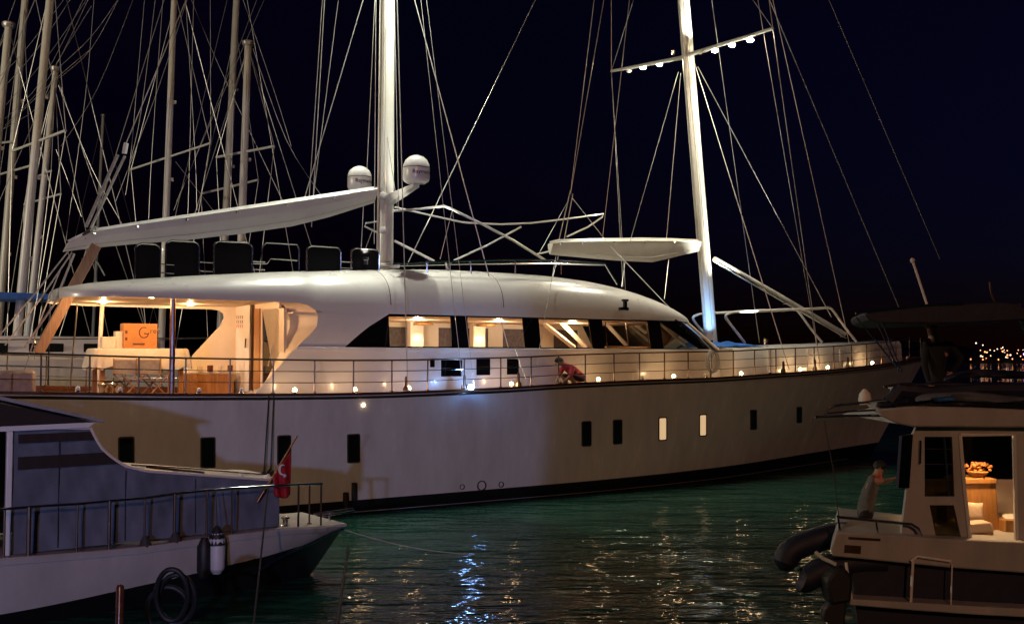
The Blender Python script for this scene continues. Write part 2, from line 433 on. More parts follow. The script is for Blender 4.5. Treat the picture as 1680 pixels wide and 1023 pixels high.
for px, py, lit in ((207, 742, 0), (341, 742, 0), (466, 738, 0), (580, 735, 0), (962, 711, 0), (1013, 708, 0), (1087, 703, 1), (1153, 697, 1), (1236, 688, 0), (1311, 680, 0)):
    t, z, p = on_hull(px, py)
    p2 = hullp(min(1, t + .01), z); p3 = upright(px, z + .3)
    ax = (p2 - p); ax.z = 0; ax = ax.normalized(); up = (p3 - p).normalized(); nn = ax.cross(up).normalized()
    if nn.y > 0: nn = -nn
    Mf = lambda a_, b_, d, p=p, ax=ax, up=up, nn=nn: p + ax * a_ + up * b_ + nn * d
    mb = MB(); mb.plate(rrect(0, 0, .37, .78, .05), Mf, -.03, .022, holes=[rrect(0, 0, .30, .71, .04)]); f_ = mb.build('porthole', M['darkmet'], hull)
    mb = MB(); mb.plate(rrect(0, 0, .30, .71, .04), Mf, -.03, .004); mb.build('pane', M['litport'] if lit else M['black'], f_)
for px, py, r in ((758, 798, .075), (790, 796, .15), (822, 794, .085)):
    t, z, p = on_hull(px, py); mb = MB(); mb.lathe([(r * .8, -.05), (r * .8, .02), (r, .03), (r, -.04)], p, 16, Matrix.Rotation(R(90), 3, 'X')); mb.build('exhaust_outlet', M['rubber'], hull, smooth=True)
t, z, p = on_hull(596, 664)
mb = MB(); mb.lathe([(.035, -.02), (.035, .02), (.015, .03)], p, 10, Matrix.Rotation(R(90), 3, 'X')); hl = mb.build('hull_lamp', M['e_warm'], hull)

# ---------------------------------------------------------------- deckhouse
SY = lambda v: (lambda a_, b_, d: Vector((a_, -(v + d), b_)))     # plate in a fore-and-aft plane, d outward (near side)
PY = lambda v: (lambda a_, b_, d: Vector((a_, (v + d), b_)))      # same on the far side
def q2(px, py, v): p = yl(px, py, v); return (p.x, p.z)
V = 2.6
ZT = [(.8, 5.98), (1.3, 6.08), (3, 6.30), (6.2, 6.60), (9.5, 6.83), (12.4, 6.93), (14.6, 6.92), (16.6, 6.82), (18.2, 6.6), (19.6, 6.25), (20.6, 5.9), (21.4, 5.62), (21.9, 5.46)]
HW = [(.8, 1.5), (1.0, 2.0), (1.4, 2.4), (2.2, 2.6), (8, 2.6), (17, 2.6), (18.8, 2.56), (20, 2.35), (20.9, 1.9), (21.5, 1.3), (21.9, .6)]
ZB = [(.8, 5.68), (6.4, 5.66), (6.7, 5.62), (7.15, 5.42), (20, 5.42), (21.9, 5.42)]
us = [.8, .9, 1.0, 1.2, 1.5, 2.0] + [2.5 + .25 * i for i in range(73)] + [20.7, 20.9, 21.1, 21.3, 21.5, 21.7, 21.9]
us = sorted(set(us)); us = [u for u in us if u <= 21.9]
rings = []
for u in us:
    zt, hw_, zb = smooth_interp(ZT, u), smooth_interp(HW, u), smooth_interp(ZB, u)
    ring = []
    for k in range(33):
        th = math.pi * k / 32; c, s_ = math.cos(th), math.sin(th)
        y = -hw_ * math.copysign(abs(c) ** .62, c); z = zb + (zt - zb) * s_ ** .72
        ring.append(Vector((u, y, z)))
    rings.append(ring)
mb = MB(); mb.loft(rings); mb.add(rings[0], [tuple(range(33))]); mb.add(rings[-1], [tuple(range(33))])
house = mb.build('deckhouse', M['house'], yacht, smooth=True, angle=60)
# seams across the roof shell
for u_ in (9.15, 12.95):
    k = min(range(len(us)), key=lambda i: abs(us[i] - u_)); mb = MB()
    mb.tube([p + Vector((0, 0, -.004)) for p in rings[k][1:32]], .012, 4); mb.build('roof_seam', M['darkmet'], house)
# soffit over the aft deck
pl = [(u, -smooth_interp(HW, u) * .985) for u in us if u <= 6.35] ; pl = pl + [(u, -y) for u, y in pl[::-1]]
mb = MB(); mb.plate(pl, lambda a_, b_, d: Vector((a_, b_, 5.74 + d)), 0, .03); mb.build('soffit', M['cream'], house)
# side walls
Cc = [q2(x, y, V) for x, y in ((500, 497), (515, 505), (522, 517), (520, 535), (505, 552), (484, 571))]
ledge_z = 4.42
CL = [q2(x, y, V) for x, y in ((484, 571), (450, 610), (416, 648))]
qf = [q2(x, y, V) for x, y in ((565, 570), (578, 558), (592, 546), (606, 535), (622, 525), (640, 519))]
low = [(CL[0][0], ledge_z), CL[1], CL[2]] + [(u, sheer(tu(u)) - .14) for u in [CL[2][0] + (21.3 - CL[2][0]) * k / 12 for k in range(1, 13)]] + [(21.25, ledge_z)]
upp = [(7.15, 5.425), Cc[2], Cc[3], Cc[4], (CL[0][0], ledge_z), (qf[0][0], ledge_z)] + qf[:5] + [(9.2, 5.425)]
upp[0] = (Cc[1][0] + .05, 5.425)
def rect4(c): return [q2(x, y, V) for x, y in c]
WIN = [rect4(c) for c in (((638, 519), (740, 519), (742, 573), (640, 570)), ((767, 519), (858, 521), (862, 576), (769, 573)), ((884, 522), (966, 523), (973, 575), (888, 575)), ((988, 524), (1063, 525), (1069, 572), (993, 574)), ((1083, 525), (1147, 572), (1089, 572)))]
WIN = [[(u, min(5.385, max(4.5, z))) for u, z in w_] for w_ in WIN]
band = [(qf[0][0], ledge_z)] + qf[:5] + [(9.2, 5.425), (19.75, 5.425), (21.25, ledge_z + .02)]
for side, PM in ((-1, SY), (1, PY)):
    mb = MB(); mb.plate(low, PM(V), -.08, 0); wl_ = mb.build('side_wall', M['house'], house)
    mb = MB(); mb.plate(upp, PM(V), -.08, 0); mb.build('quarter_panel', M['house'], house)
    mb = MB(); mb.plate(band, PM(V), -.06, -.012, holes=WIN); wb = mb.build('window_band', M['black'], house)
    for i, w_ in enumerate(WIN):
        mb = MB(); mb.plate(w_, PM(V), -.045, -.035); mb.build('window_pane', M['pane'], wb)
    mb = MB(); mb.plate([(CL[0][0] - .02, ledge_z - .05), (21.3, ledge_z - .05), (21.3, ledge_z + .045), (CL[0][0] + .03, ledge_z + .045)], PM(V), -.02, .07); mb.build('ledge', M['gel'], house, bevel=.02)
    if side == -1:
        # small opening windows in the lower wall
        for x0, x1, y0, y1 in ((723, 758, 590, 617), (781, 804, 588, 615), (831, 851, 588, 614), (705, 713, 590, 602)):
            a_, c_ = q2(x0, y0, V), q2(x1, y1, V); cx, cz = (a_[0] + c_[0]) / 2, (a_[1] + c_[1]) / 2; ww, hh_ = c_[0] - a_[0], a_[1] - c_[1]
            mb = MB(); mb.plate(rrect(cx, cz, ww + .06, hh_ + .06, .03), PM(V), 0, .02, holes=[rrect(cx, cz, ww, hh_, .02)]); fr = mb.build('opening_window', M['gel'], wl_)
            mb = MB(); mb.plate(rrect(cx, cz, ww, hh_, .02), PM(V), 0, .006); mb.build('pane', M['black'], fr)
            if ww > .3:
                mb = MB(); mb.box((cx, -V - .015, cz), (ww, .012, .025)); mb.build('glazing_bar', M['chrome'], fr)
# sliding frame of the fourth window
x4 = [q2(x, y, V) for x, y in ((993, 528), (1060, 529), (1065, 567), (996, 569))]
mb = MB(); mid = [((x4[0][0] + x4[1][0]) / 2, (x4[0][1] + x4[1][1]) / 2), ((x4[2][0] + x4[3][0]) / 2, (x4[2][1] + x4[3][1]) / 2)]
P3 = lambda q: Vector((q[0], -V - .005, q[1]))
mb.tube([P3(q) for q in x4], .022, 5, closed=True); mb.tube([P3(mid[0]), P3(mid[1])], .02, 5); mb.build('sliding_frame', M['darkmet'], house)
# windscreen, curved in plan
def scr(k, z):   # k -1..1 across
    f = (5.43 - z) / (5.43 - ledge_z); ue = 19.75 + 1.5 * f; um = 21.85 + 1.55 * f
    return Vector((ue + (um - ue) * (1 - abs(k) ** 2.2), k * 2.59, z))
mb = MB(); mb.loft([[scr(k / 8, ledge_z + (5.43 - ledge_z) * j / 4) for k in range(-8, 9)] for j in range(5)]); mb.build('windscreen', M['smoke'], house, smooth=True)
for k in (-.999, -.62, -.22, .22, .62, .999):
    mb = MB(); mb.tube([scr(k, ledge_z + (5.43 - ledge_z) * j / 4) + Vector((.01, 0, 0)) for j in range(5)], .06, 6); mb.build('windscreen_pillar', M['black'] if abs(k) > .9 else M['cream'], house)
mb = MB(); mb.loft([[scr(k / 8, ledge_z) + Vector((0, 0, 0)) for k in range(-8, 9)], [Vector((scr(k / 8, ledge_z).x + .15, k / 8 * 2.59, 3.35)) for k in range(-8, 9)]]); mb.build('front_wall', M['house'], house, smooth=True)
# near-side wing return (thick curved edge lit from the cockpit) and its far twin
op = [(432, 493.5), (470, 494.5), (500, 497.5), (515, 505), (521, 517), (519, 535), (504, 552), (484, 572), (450, 610), (417, 648)]
ip = [(425, 494), (445, 494.5), (460, 497), (470, 507), (475, 520), (475, 535), (471, 550), (463, 570), (447, 603), (424, 646)]
outer = [yl(x, y, V - .001) for x, y in op]; inner = [yl(x, y, 1.75) for x, y in ip]
def dens(l):
    r_ = []
    n = len(l)
    for i in range(n - 1):
        for k in range(4):
            t_ = k / 4; p0, p1, p2, p3 = l[max(i - 1, 0)], l[i], l[i + 1], l[min(i + 2, n - 1)]
            r_.append(.5 * ((2 * p1) + (p2 - p0) * t_ + (2 * p0 - 5 * p1 + 4 * p2 - p3) * t_ ** 2 + (3 * p1 - p0 - 3 * p2 + p3) * t_ ** 3))
    return r_ + [l[-1]]
oo, ii = dens(outer), dens(inner)
mb = MB(); mb.loft([oo, [a_ * .5 + b_ * .5 for a_, b_ in zip(oo, ii)], ii, [b_ + Vector((.12, .03, 0)) for b_ in ii]]); mb.build('wing_return', M['cream'], house, smooth=True, angle=70)
fw = [yl(x, y, -2.5) for x, y in ((345, 507), (358, 509), (365, 514), (367, 521), (360, 535), (344, 552), (316, 582), (306, 610), (300, 640), (388, 640), (392, 500), (350, 498), (300, 499), (300, 504.5))]
mb = MB(); mb.plate([(p.x, p.z) for p in fw], PY(2.5), -.08, 0); mb.build('far_wing', M['cream'], house)
mb = MB(); pf = [yl(x, y, -2.52) for x, y in ((118, 486), (160, 493), (210, 499), (260, 502.5), (310, 505))]
mb.plate([(p.x, p.z) for p in pf] + [(p.x, 5.76) for p in pf[::-1]], PY(2.5), -.06, 0); mb.build('far_fascia', M['cream'], house)
# aft bulkhead with the doors
UBK = 6.3
BK = lambda a_, b_, d: Vector((UBK - d, a_, b_))
def q3(px, py): p = yx(px, py, UBK); return (p.y, p.z)
mb = MB(); dz0 = 3.08
mb.plate([(-1.62, dz0), (2.5, dz0), (2.5, 5.75), (-1.62, 5.75)], BK, -.08, 0, holes=[[q3(430, 507), q3(466, 505), q3(466, 632), q3(430, 636)]]); bulk = mb.build('aft_bulkhead', M['cream'], house)
mb = MB(); mb.plate([q3(391, 502), q3(413, 500), q3(411, 641), q3(389, 643)], BK, 0, .05); d1 = mb.build('door', M['gel'], bulk)
mb = MB(); mb.tube([q + Vector((-.09, 0, 0)) for q in (BK(*q3(408, 555), 0), BK(*q3(407, 570), 0))], .02, 6); mb.build('handle', M['darkmet'], d1)
for k in range(3):
    for j in range(4):
        mb = MB(); c = q3(391.5 + j * 3.1, 520 + k * 7.5); mb.box(BK(c[0], c[1], .056), (.006, .04, .09)); mb.build('safety_sign', M['redshirt'] if k == 2 else M['ink'], d1)
mb = MB(); mb.plate([q3(415, 500), q3(418, 500), q3(416, 640), q3(413, 640)], BK, 0, .09); mb.build('door_post', M['darkmet'], bulk)
mb = MB(); mb.plate([q3(420, 506), q3(428, 506), q3(427, 636), q3(418, 637)], BK, 0, .05); mb.build('door_post', M['orangewood'], bulk)
mb = MB(); mb.plate([q3(430, 507), q3(466, 505), q3(466, 632), q3(430, 636)], BK, -.03, -.02); mb.build('door_pane', M['smoke'], bulk)
for pa, pb_ in (((463, 500), (440, 600)), ((466, 505), (463, 560)), ((461, 500), (458, 540))):
    mb = MB(); a_, b_ = yl(*pa, 1.2), yl(*pb_, 1.2); mb.tube([a_, (a_ + b_) / 2 + Vector((.02, .05, -.05)), b_], .022, 6); mb.build('hanging_line', M['rope'], house)
# saloon interior
mb = MB(); mb.plate([(6.4, -2.5), (19.6, -2.5), (21.7, 0), (19.6, 2.5), (6.4, 2.5)], lambda a_, b_, d: Vector((a_, b_, 5.40 + d)), -.02, .01); mb.build('saloon_ceiling', M['cream'], house)
mb = MB(); mb.plate([(6.4, -2.5), (21, -2.5), (22.5, 0), (21, 2.5), (6.4, 2.5)], lambda a_, b_, d: Vector((a_, b_, 3.5 + d)), -.02, .01); mb.build('saloon_floor', M['orangewood'], house)
holes = []
for a_, b_ in ((8.6, 9.9), (10.6, 12.5), (13.4, 15.4), (16.0, 17.6), (18.2, 19.3)):
    holes.append([(a_, 4.5), (b_, 4.5), (b_, 5.22), (a_, 5.22)])
mb = MB(); mb.plate([(6.5, 3.5), (20.6, 3.5), (19.5, 5.4), (6.5, 5.4)], PY(2.45), -.03, 0, holes=holes); lin = mb.build('saloon_lining', M['cream'], house)
for h_ in holes:
    mb = MB(); mb.plate(h_, PY(2.45), .02, .03); mb.build('window_blind', M['blind'], lin)
for x0, x1 in ((675, 697), (778, 798)):
    a_, b_ = yl(x0, 545, -1.3), yl(x1, 545, -1.3); mb = MB(); mb.box(((a_.x + b_.x) / 2, 1.5, 4.5), (b_.x - a_.x, .3, 1.78)); c_ = mb.build('saloon_column', M['cream'], house, bevel=.03)
    cx = (a_.x + b_.x) / 2
    mb = MB(); mb.lathe([(.32, 0), (.34, .03), (.3, .07), (0, .08)], (cx + .1, 1.1, 5.25), 20); mb.build('ceiling_lamp', M['orangewood'], house, smooth=True)
    lamp('SPOT', (cx, 1.05, 5.22), 60, (1, .76, .46), yacht, .06, (cx, 1.25, 3.5), 95, .6)
mb = MB(); mb.box((13, 1.9, 3.95), (9, .7, .85)); mb.build('settee', M['cream'], house, bevel=.05)
for a_, b_ in (((893, 531), (942, 570)), ((920, 527), (962, 570)), ((995, 530), (1028, 566)), ((1038, 528), (1060, 545))):
    p0, p1 = yl(*a_, -.6), yl(*b_, -.6); mb = MB(); mb.tube([p0, p1], .09, 4); mb.build('saloon_brace', M['cream'], house)
mb = MB(); mb.box((19.6, 0, 4.1), (.8, 3.6, 1.0)); mb.build('helm_console', M['orangewood'], house, bevel=.05)
for u_ in (8.5, 11.5, 14.5, 17.5):
    lamp('POINT', (u_, .2, 5.2), 85, (1, .72, .44), yacht, .12)
# horn on the roof side
p = yl(1024, 499, 2.62); mb = MB(); mb.box(p + Vector((0, -.05, 0)), (.10, .12, .26)); mb.box(p + Vector((-.06, -.05, -.15)), (.34, .14, .1)); mb.box(p + Vector((0, -.05, .13)), (.2, .14, .07)); mb.build('roof_horn', M['black'], house, bevel=.015)
# cockpit pillars
a_, b_ = yl(284, 486, 2.35), yl(283, 648, 2.35); mb = MB(); mb.tube([a_, Vector((a_.x, a_.y, 3.1))], .07, 10); mb.build('cockpit_pillar', M['varnish'], house, smooth=True)
a_ = yl(168, 495, -2.3); mb = MB(); mb.tube([Vector((a_.x, a_.y, 5.74)), Vector((a_.x - .1, a_.y, 3.1))], .06, 10); mb.build('cockpit_pillar', M['cream'], house, smooth=True)
a_ = yl(127, 495, -1.9); mb = MB(); mb.tube([Vector((a_.x, a_.y, 5.7)), Vector((a_.x - .15, a_.y, 3.3))], .025, 8); mb.build('cockpit_pillar', M['chrome'], house, smooth=True)
for px, py in ((157, 484), (249, 487), (333, 489)):
    p = YA.Z(px, py, 5.725)
    p.y = max(-2.2, p.y); mb = MB(); mb.lathe([(.085, 0), (.095, -.02), (.07, -.035), (0, -.035)], (p.x, p.y, 5.74), 14); o = mb.build('downlight', M['e_warm'], house, smooth=True)
    lamp('POINT', (p.x, p.y, 5.66), 95, ORNG, yacht, .05)
for u_, y_ in ((2.2, 1.2), (4.6, 1.2)):
    mb = MB(); mb.lathe([(.085, 0), (.095, -.02), (.07, -.035), (0, -.035)], (u_, y_, 5.74), 14); mb.build('downlight', M['e_warm'], house, smooth=True)
    lamp('POINT', (u_, y_, 5.66), 95, ORNG, yacht, .05)
# cockpit bench by the far wing
a_, b_ = yl(302, 612, -1.7), yl(384, 612, -1.7); mb = MB(); mb.box(((a_.x + b_.x) / 2, 2.05, 3.38), (b_.x - a_.x, .7, .62)); bn = mb.build('cockpit_bench', M['orangewood'], yacht, bevel=.02)
mb = MB(); mb.box(((a_.x + b_.x) / 2, 2.05, 3.73), (b_.x - a_.x + .04, .72, .09)); mb.build('bench_cushion', M['cream'], bn, bevel=.03)
for k in range(4):
    mb = MB(); mb.box((a_.x + .45 + k * .3, 1.65, 3.86), (.16, .1, .14 + .05 * (k % 2)), Matrix.Rotation(k * .6, 3, 'Z')); mb.build('bench_clutter', M['ink'] if k % 2 else M['sheet'], bn, bevel=.01)
# foredeck trunk
rings = []
for k in range(30):
    u = 22.6 + (34.6 - 22.6) * k / 29; t = tu(u); hw_ = max(.12, min(2.45, hdk(t) - .75)); zt = 4.5 + .38 * (u - 22.6) / 12; zb = sheer(t) - .13
    rings.append([Vector((u, -hw_ - .05, zb)), Vector((u, -hw_, zt - .1)), Vector((u, -hw_ + .08, zt)), Vector((u, 0, zt + .06)), Vector((u, hw_ - .08, zt)), Vector((u, hw_, zt - .1)), Vector((u, hw_ + .05, zb))])
mb = MB(); mb.loft(rings, caps=True); trunk = mb.build('foredeck_trunk', M['house'], yacht, smooth=True, angle=40)
for u in (24.2, 26.5, 28.8):
    hw_ = hdk(tu(u)) - .73
    mb = MB(); mb.plate(rrect(u, 4.05, .1, .9, .02), SY(hw_), -.02, .05); mb.build('trunk_rib', M['gel'], trunk)

# ---------------------------------------------------------------- masts, booms, rig
def mast_loft(p0, p1, r0, r1, n=14, ell=1.25):
    rings = []
    for k in range(n):
        t = k / (n - 1); c = p0.lerp(p1, t); r = r0 + (r1 - r0) * t
        rings.append([c + Vector((math.cos(q) * r * ell, math.sin(q) * r, 0)) for q in [2 * math.pi * i / 20 for i in range(20)]])
    return rings
def ext(pa, pb_, f): return pa + (pb_ - pa) * f
MM0, MM1 = yl(633, 442, 0), yl(637, 0, 0)
mtop = ext(MM0, MM1, 2.25); mb = MB(); mb.loft(mast_loft(MM0 - Vector((0, 0, .2)), mtop, .19, .15), True, True); main = mb.build('main_mast', M['mast'], yacht, smooth=True)
FM0, FM1 = yl(1168, 563, 0), yl(1122, 0, 0)
ftop = ext(FM0, FM1, 2.15); mb = MB(); mb.loft(mast_loft(FM0 - Vector((0, 0, .4)), ftop, .21, .18), True, True); fore = mb.build('fore_mast', M['mast'], yacht, smooth=True)
mb = MB(); mb.box(MM0 + Vector((0, 0, .1)), (.7, .6, .12)); mb.build('mast_collar', M['gel'], main, bevel=.03)
# mast track and fittings
for ms, P0, P1 in ((main, MM0, mtop), (fore, FM0, ftop)):
    mb = MB(); mb.tube([P0 + Vector((-.27, 0, .3)), P1 + Vector((-.22, 0, 0))], .025, 6); mb.build('sail_track', M['chrome'], ms)
    mb = MB(); mb.tube([P0 + Vector((-.36, -.12, .3)), P1 + Vector((-.3, -.1, 0))], .014, 5); mb.build('halyard', M['rope'], ms)
    mb = MB(); mb.tube([P0 + Vector((-.2, -.26, .3)), P1 + Vector((-.12, -.2, 0))], .012, 5); mb.build('halyard', M['rope'], ms)
for px, py in ((626, 322), (626, 378)):
    p = yl(px, py, .1); mb = MB(); mb.lathe([(.0, -.13), (.1, -.1), (.13, 0), (.1, .1), (0, .13)], p + Vector((0, -.1, 0)), 12); mb.build('mast_winch', M['gel'], main, smooth=True)
# booms : section lofted between top and bottom outline
def boom(name, top, bot, wid, mt):
    rings = []
    for (xt, yt), (xb, yb), w_ in zip(top, bot, wid):
        a_, b_ = yl(xt, yt, 0), yl(xb, yb, 0); c = (a_ + b_) / 2; h_ = (a_ - b_) / 2
        rings.append([c + h_ * s_ + Vector((0, w_ * k, 0)) for s_, k in ((1, -.75), (.85, -1), (.2, -.85), (-.6, -.45), (-1, -.12), (-1, .12), (-.6, .45), (.2, .85), (.85, 1), (1, .75))])
    mb = MB(); mb.loft(rings, True, True); o_ = mb.build(name, mt, yacht, smooth=True, angle=14)
    for k_ in (1, 3):
        mb = MB(); mb.tube([r_[k_] + Vector((0, -.008, 0)) for r_ in rings], .008, 4); mb.build('boom_seam', M['wire'], o_)
    mb = MB(); mb.tube([(r_[0] + r_[-1]) / 2 + Vector((0, 0, .03)) for r_ in rings], .05, 6); mb.build('boom_track', M['gel'], o_, smooth=True)
    for k_ in range(1, len(rings) - 1):
        mb = MB(); mb.lathe([(.03, -.03), (.05, 0), (.03, .03)], rings[k_][1] + Vector((0, -.02, -.06)), 8); mb.build('boom_fitting', M['chrome'], o_, smooth=True)
    return o_
bm_ = boom('main_boom', ((613, 310), (540, 321), (460, 333), (380, 345), (300, 357), (220, 369), (150, 380), (112, 398)), ((613, 333), (540, 356), (480, 371), (390, 384), (300, 394), (220, 400), (150, 407), (103, 413)), (.3, .36, .4, .42, .42, .38, .32, .2), M['mast'])
fb_ = boom('fore_boom', ((1146, 396), (1100, 394), (1050, 393), (1000, 394), (950, 395), (915, 396), (903, 399)), ((1146, 412), (1100, 423), (1070, 430), (1010, 427), (950, 422), (915, 419), (902, 417)), (.16, .2, .22, .22, .2, .18, .16), M['mast'])
# staysail boom and foredeck arch
p0, p1 = yl(1172, 425, 0), yl(1385, 548, 0); mb = MB(); mb.tube([p0, p0.lerp(p1, .5), p1], [.11, .13, .11], 10); jb = mb.build('staysail_boom', M['mast'], yacht, smooth=True)
for t_ in (.52, .98):
    mb = MB(); mb.box(p0.lerp(p1, t_), (.12, .14, .34)); mb.build('boom_fitting', M['chrome'], jb, bevel=.02)
mb = MB(); mb.tube([p0 + Vector((.1, -.1, -.12)), p1 + Vector((0, -.1, -.16))], .03, 6); mb.build('boom_track', M['chrome'], jb)
for y_ in (-.9, .9):
    arch = [yl(x, y, .9) for x, y in ((1222, 562), (1205, 540), (1191, 521), (1196, 514), (1215, 511), (1280, 508), (1340, 506), (1360, 505), (1368, 511), (1385, 535), (1405, 560))]
    arch = [Vector((q.x, y_, q.z)) for q in arch]; mb = MB(); mb.tube(dens(arch), .05, 8); mb.build('foredeck_arch', M['gel'], trunk, smooth=True)
# foremast yard with its work lamps
ye0, ye1 = yl(1003, 117, -4.2), yl(1268, 47, 4.2); yc = yl(1126, 92, 0)
mb = MB(); mb.tube([ye0, yc + Vector((.0, .3, 0)), yc + Vector((0, -.3, 0)), ye1], [.055, .08, .08, .055], 10); yard = mb.build('yard', M['mast'], fore, smooth=True)
for k, (px, py) in enumerate(((1032, 116), (1055, 110), (1082, 105), (1173, 82), (1201, 73), (1231, 65))):
    s_ = (px - 1003) / (1268 - 1003); p = ye0.lerp(ye1, s_ * 1.0); p = YA.Y(px, py, ye0.lerp(ye1, s_).y)
    mb = MB(); mb.lathe([(.06, .1), (.12, .02), (.12, 0)], p, 12); wl_ = mb.build('work_lamp', M['chrome'], yard, smooth=True)
    mb = MB(); mb.lathe([(.12, .0), (.11, -.05), (.05, -.09), (0, -.1)], p, 12); mb.build('lamp_lens', M['e_white'] if k else M['gel'], wl_, smooth=True)
    if k: lamp('SPOT', p + Vector((0, 0, -.12)), 950, NEUT, yacht, .1, p + Vector((-.6 - 1.2 * (k % 2), -p.y * .5, -12)), 95, .8)
for py, e in ((84, 900),):   # pair of sail floods on the yard, turned up along the mast
    for x_ in (1104, 1150):
        p = yl(x_, 86, .35 if x_ > 1126 else -.35); mb = MB(); mb.lathe([(.07, -.1), (.09, 0), (.09, .06)], p, 10); o = mb.build('sail_flood', M['chrome'], yard, smooth=True)
    lamp('SPOT', yl(1158, 80, .9), 1500, (1, .95, .82), yacht, .08, yl(1115, -120, 0), 80, .5)
# mainmast crosstree above the frame with floods lighting deck and mast
ym = yl(640, -150, 0)
mb = MB(); mb.tube([ym + Vector((0, 3.4, -.1)), ym + Vector((0, 0, 0)), ym + Vector((0, -3.4, -.1))], .07, 10); yd2 = mb.build('crosstree', M['mast'], main, smooth=True)
for y_ in (-3, -1.5, 1.5, 3):
    p = ym + Vector((0, y_, -.12)); mb = MB(); mb.lathe([(.06, .1), (.12, .02), (.12, 0)], p, 12); wl_ = mb.build('work_lamp', M['chrome'], yd2, smooth=True)
    mb = MB(); mb.lathe([(.12, .0), (.11, -.05), (0, -.1)], p, 12); mb.build('lamp_lens', M['e_white'], wl_, smooth=True)
    lamp('SPOT', p + Vector((0, 0, -.12)), 1900 if abs(y_) > 2 else 3300, (.96, 1, .86), yacht, .1, p + Vector((1.2 if abs(y_) > 2 else -3.5, -y_ * .8, -12)), 80, .9)
# uplights added to brighten the masts, on the roof and the foredeck trunk
for base_, aim, e_, c_ in ((MM0 + Vector((1.5, -1.3, .12)), MM0.lerp(mtop, .42), 900, (1, .98, .84)), (MM0 + Vector((-1.3, -1.4, .1)), MM0.lerp(mtop, .5), 700, (1, .96, .8)), (FM0 + Vector((1.3, -1.5, .05)), FM0.lerp(ftop, .4), 5500, (1, .98, .84)), (FM0 + Vector((-1.0, -1.0, .0)), FM0.lerp(ftop, .05), 320, (.22, .48, 1))):
    par_ = main if base_.x < 15 else fore
    mb = MB(); mb.lathe([(.08, -.12), (.08, .0), (.1, .02), (.1, .1)], base_, 10); mb.build('added_mast_uplight', M['chrome'], par_, smooth=True)
    lamp('SPOT', base_ + Vector((0, 0, .14)), e_, c_, yacht, .06, aim, 60, .7)
# satellite domes
def dome(px, py, side, arm_px):
    c = yx(px, py, 10.3); base = Vector((c.x, c.y, c.z - .36))
    s_ = abs(yx(px + 22, py, 10.3).y - yx(px - 22, py, 10.3).y)
    r = .40
    mb = MB(); mb.lathe([(.0, 0), (.28, 0), (.37, .06), (r, .14), (r, .46), (.385, .56), (.33, .68), (.22, .78), (.1, .83), (0, .84)], base, 28); d = mb.build('satellite_dome', M['gel'], main, smooth=True, angle=60)
    mb = MB(); mb.lathe([(r + .004, .44), (r + .006, .45), (r + .004, .46)], base, 28); mb.build('dome_seam', M['darkmet'], d)
    # bracket
    a_ = Vector((MM0.x, 0, base.z - .28)); b_ = base + Vector((0, 0, -.03))
    mb = MB(); mb.loft([[a_ + Vector((x, 0, z)) for x, z in ((-.12, -.16), (.12, -.16), (.12, .16), (-.12, .16))], [b_ + Vector((x, 0, z)) for x, z in ((-.1, -.08), (.1, -.08), (.1, .02), (-.1, .02))]], True, True); mb.build('dome_bracket', M['gel'], d)
    # lettering wrapped on the drum
    cu = bpy.data.curves.new('lettering', 'FONT'); cu.body = 'Raymarine'; cu.size = .17; cu.align_x = 'CENTER'
    to = bpy.data.objects.new('lettering', cu); COL.objects.link(to); bpy.context.view_layer.update()
    me = bpy.data.meshes.new_from_object(to.evaluated_get(bpy.context.evaluated_depsgraph_get())); bpy.data.objects.remove(to)
    ang0 = math.atan2(-1, -.1) + .25
    for v_ in me.vertices:
        a2 = ang0 + v_.co.x / r; v_.co = base + Vector(((r + .006) * math.cos(a2), (r + .006) * math.sin(a2), .24 + v_.co.y))
    me.materials.clear(); me.materials.append(M['black']); lo = bpy.data.objects.new('lettering', me); COL.objects.link(lo); lo.parent = d
    return d
dome(590, 296, 1, 0); dome(683, 281, -1, 0)
# roof frames for the sunshade
def poly(name, pts, v, r, mt, parent, seg=6):
    P = [yl(p[0], p[1], p[2] if len(p) > 2 else v) for p in pts]; mb = MB(); mb.tube(P, r, seg); return mb.build(name, mt, parent, smooth=True)
poly('shade_pole', ((645, 346), (688, 343), (728, 338), (737, 341), (790, 367), (840, 393), (895, 427)), 1.6, .04, M['gel'], house)
poly('shade_pole', ((648, 340), (700, 352), (760, 365), (820, 368), (870, 366), (930, 359), (990, 351), (988, 356), (965, 372), (930, 388)), -1.6, .035, M['gel'], house)
poly('shade_pole', ((620, 363), (600, 366), (598, 371), (612, 378), (622, 382)), -1.2, .03, M['gel'], house)
poly('shade_pole', ((647, 395), (712, 428)), .4, .04, M['gel'], house)
poly('shade_pole', ((745, 427), (800, 402), (855, 372)), .9, .035, M['gel'], house)
poly('shade_pole', ((742, 345), (722, 425)), 1.6, .012, M['wire'], house)
poly('shade_pole', ((910, 410), (880, 417)), -.5, .03, M['gel'], house)
poly('roof_rail', ((645, 433), (700, 430), (760, 428), (830, 426), (900, 427), (992, 432), (1013, 466)), 2.1, .035, M['chrome'], house)
poly('roof_rail', ((645, 436), (760, 433), (900, 432), (990, 435)), -1.9, .03, M['chrome'], house)
for x in (700, 772, 845, 920): poly('roof_rail_post', ((x, 428), (x + 1, 449)), 2.1, .02, M['chrome'], house)
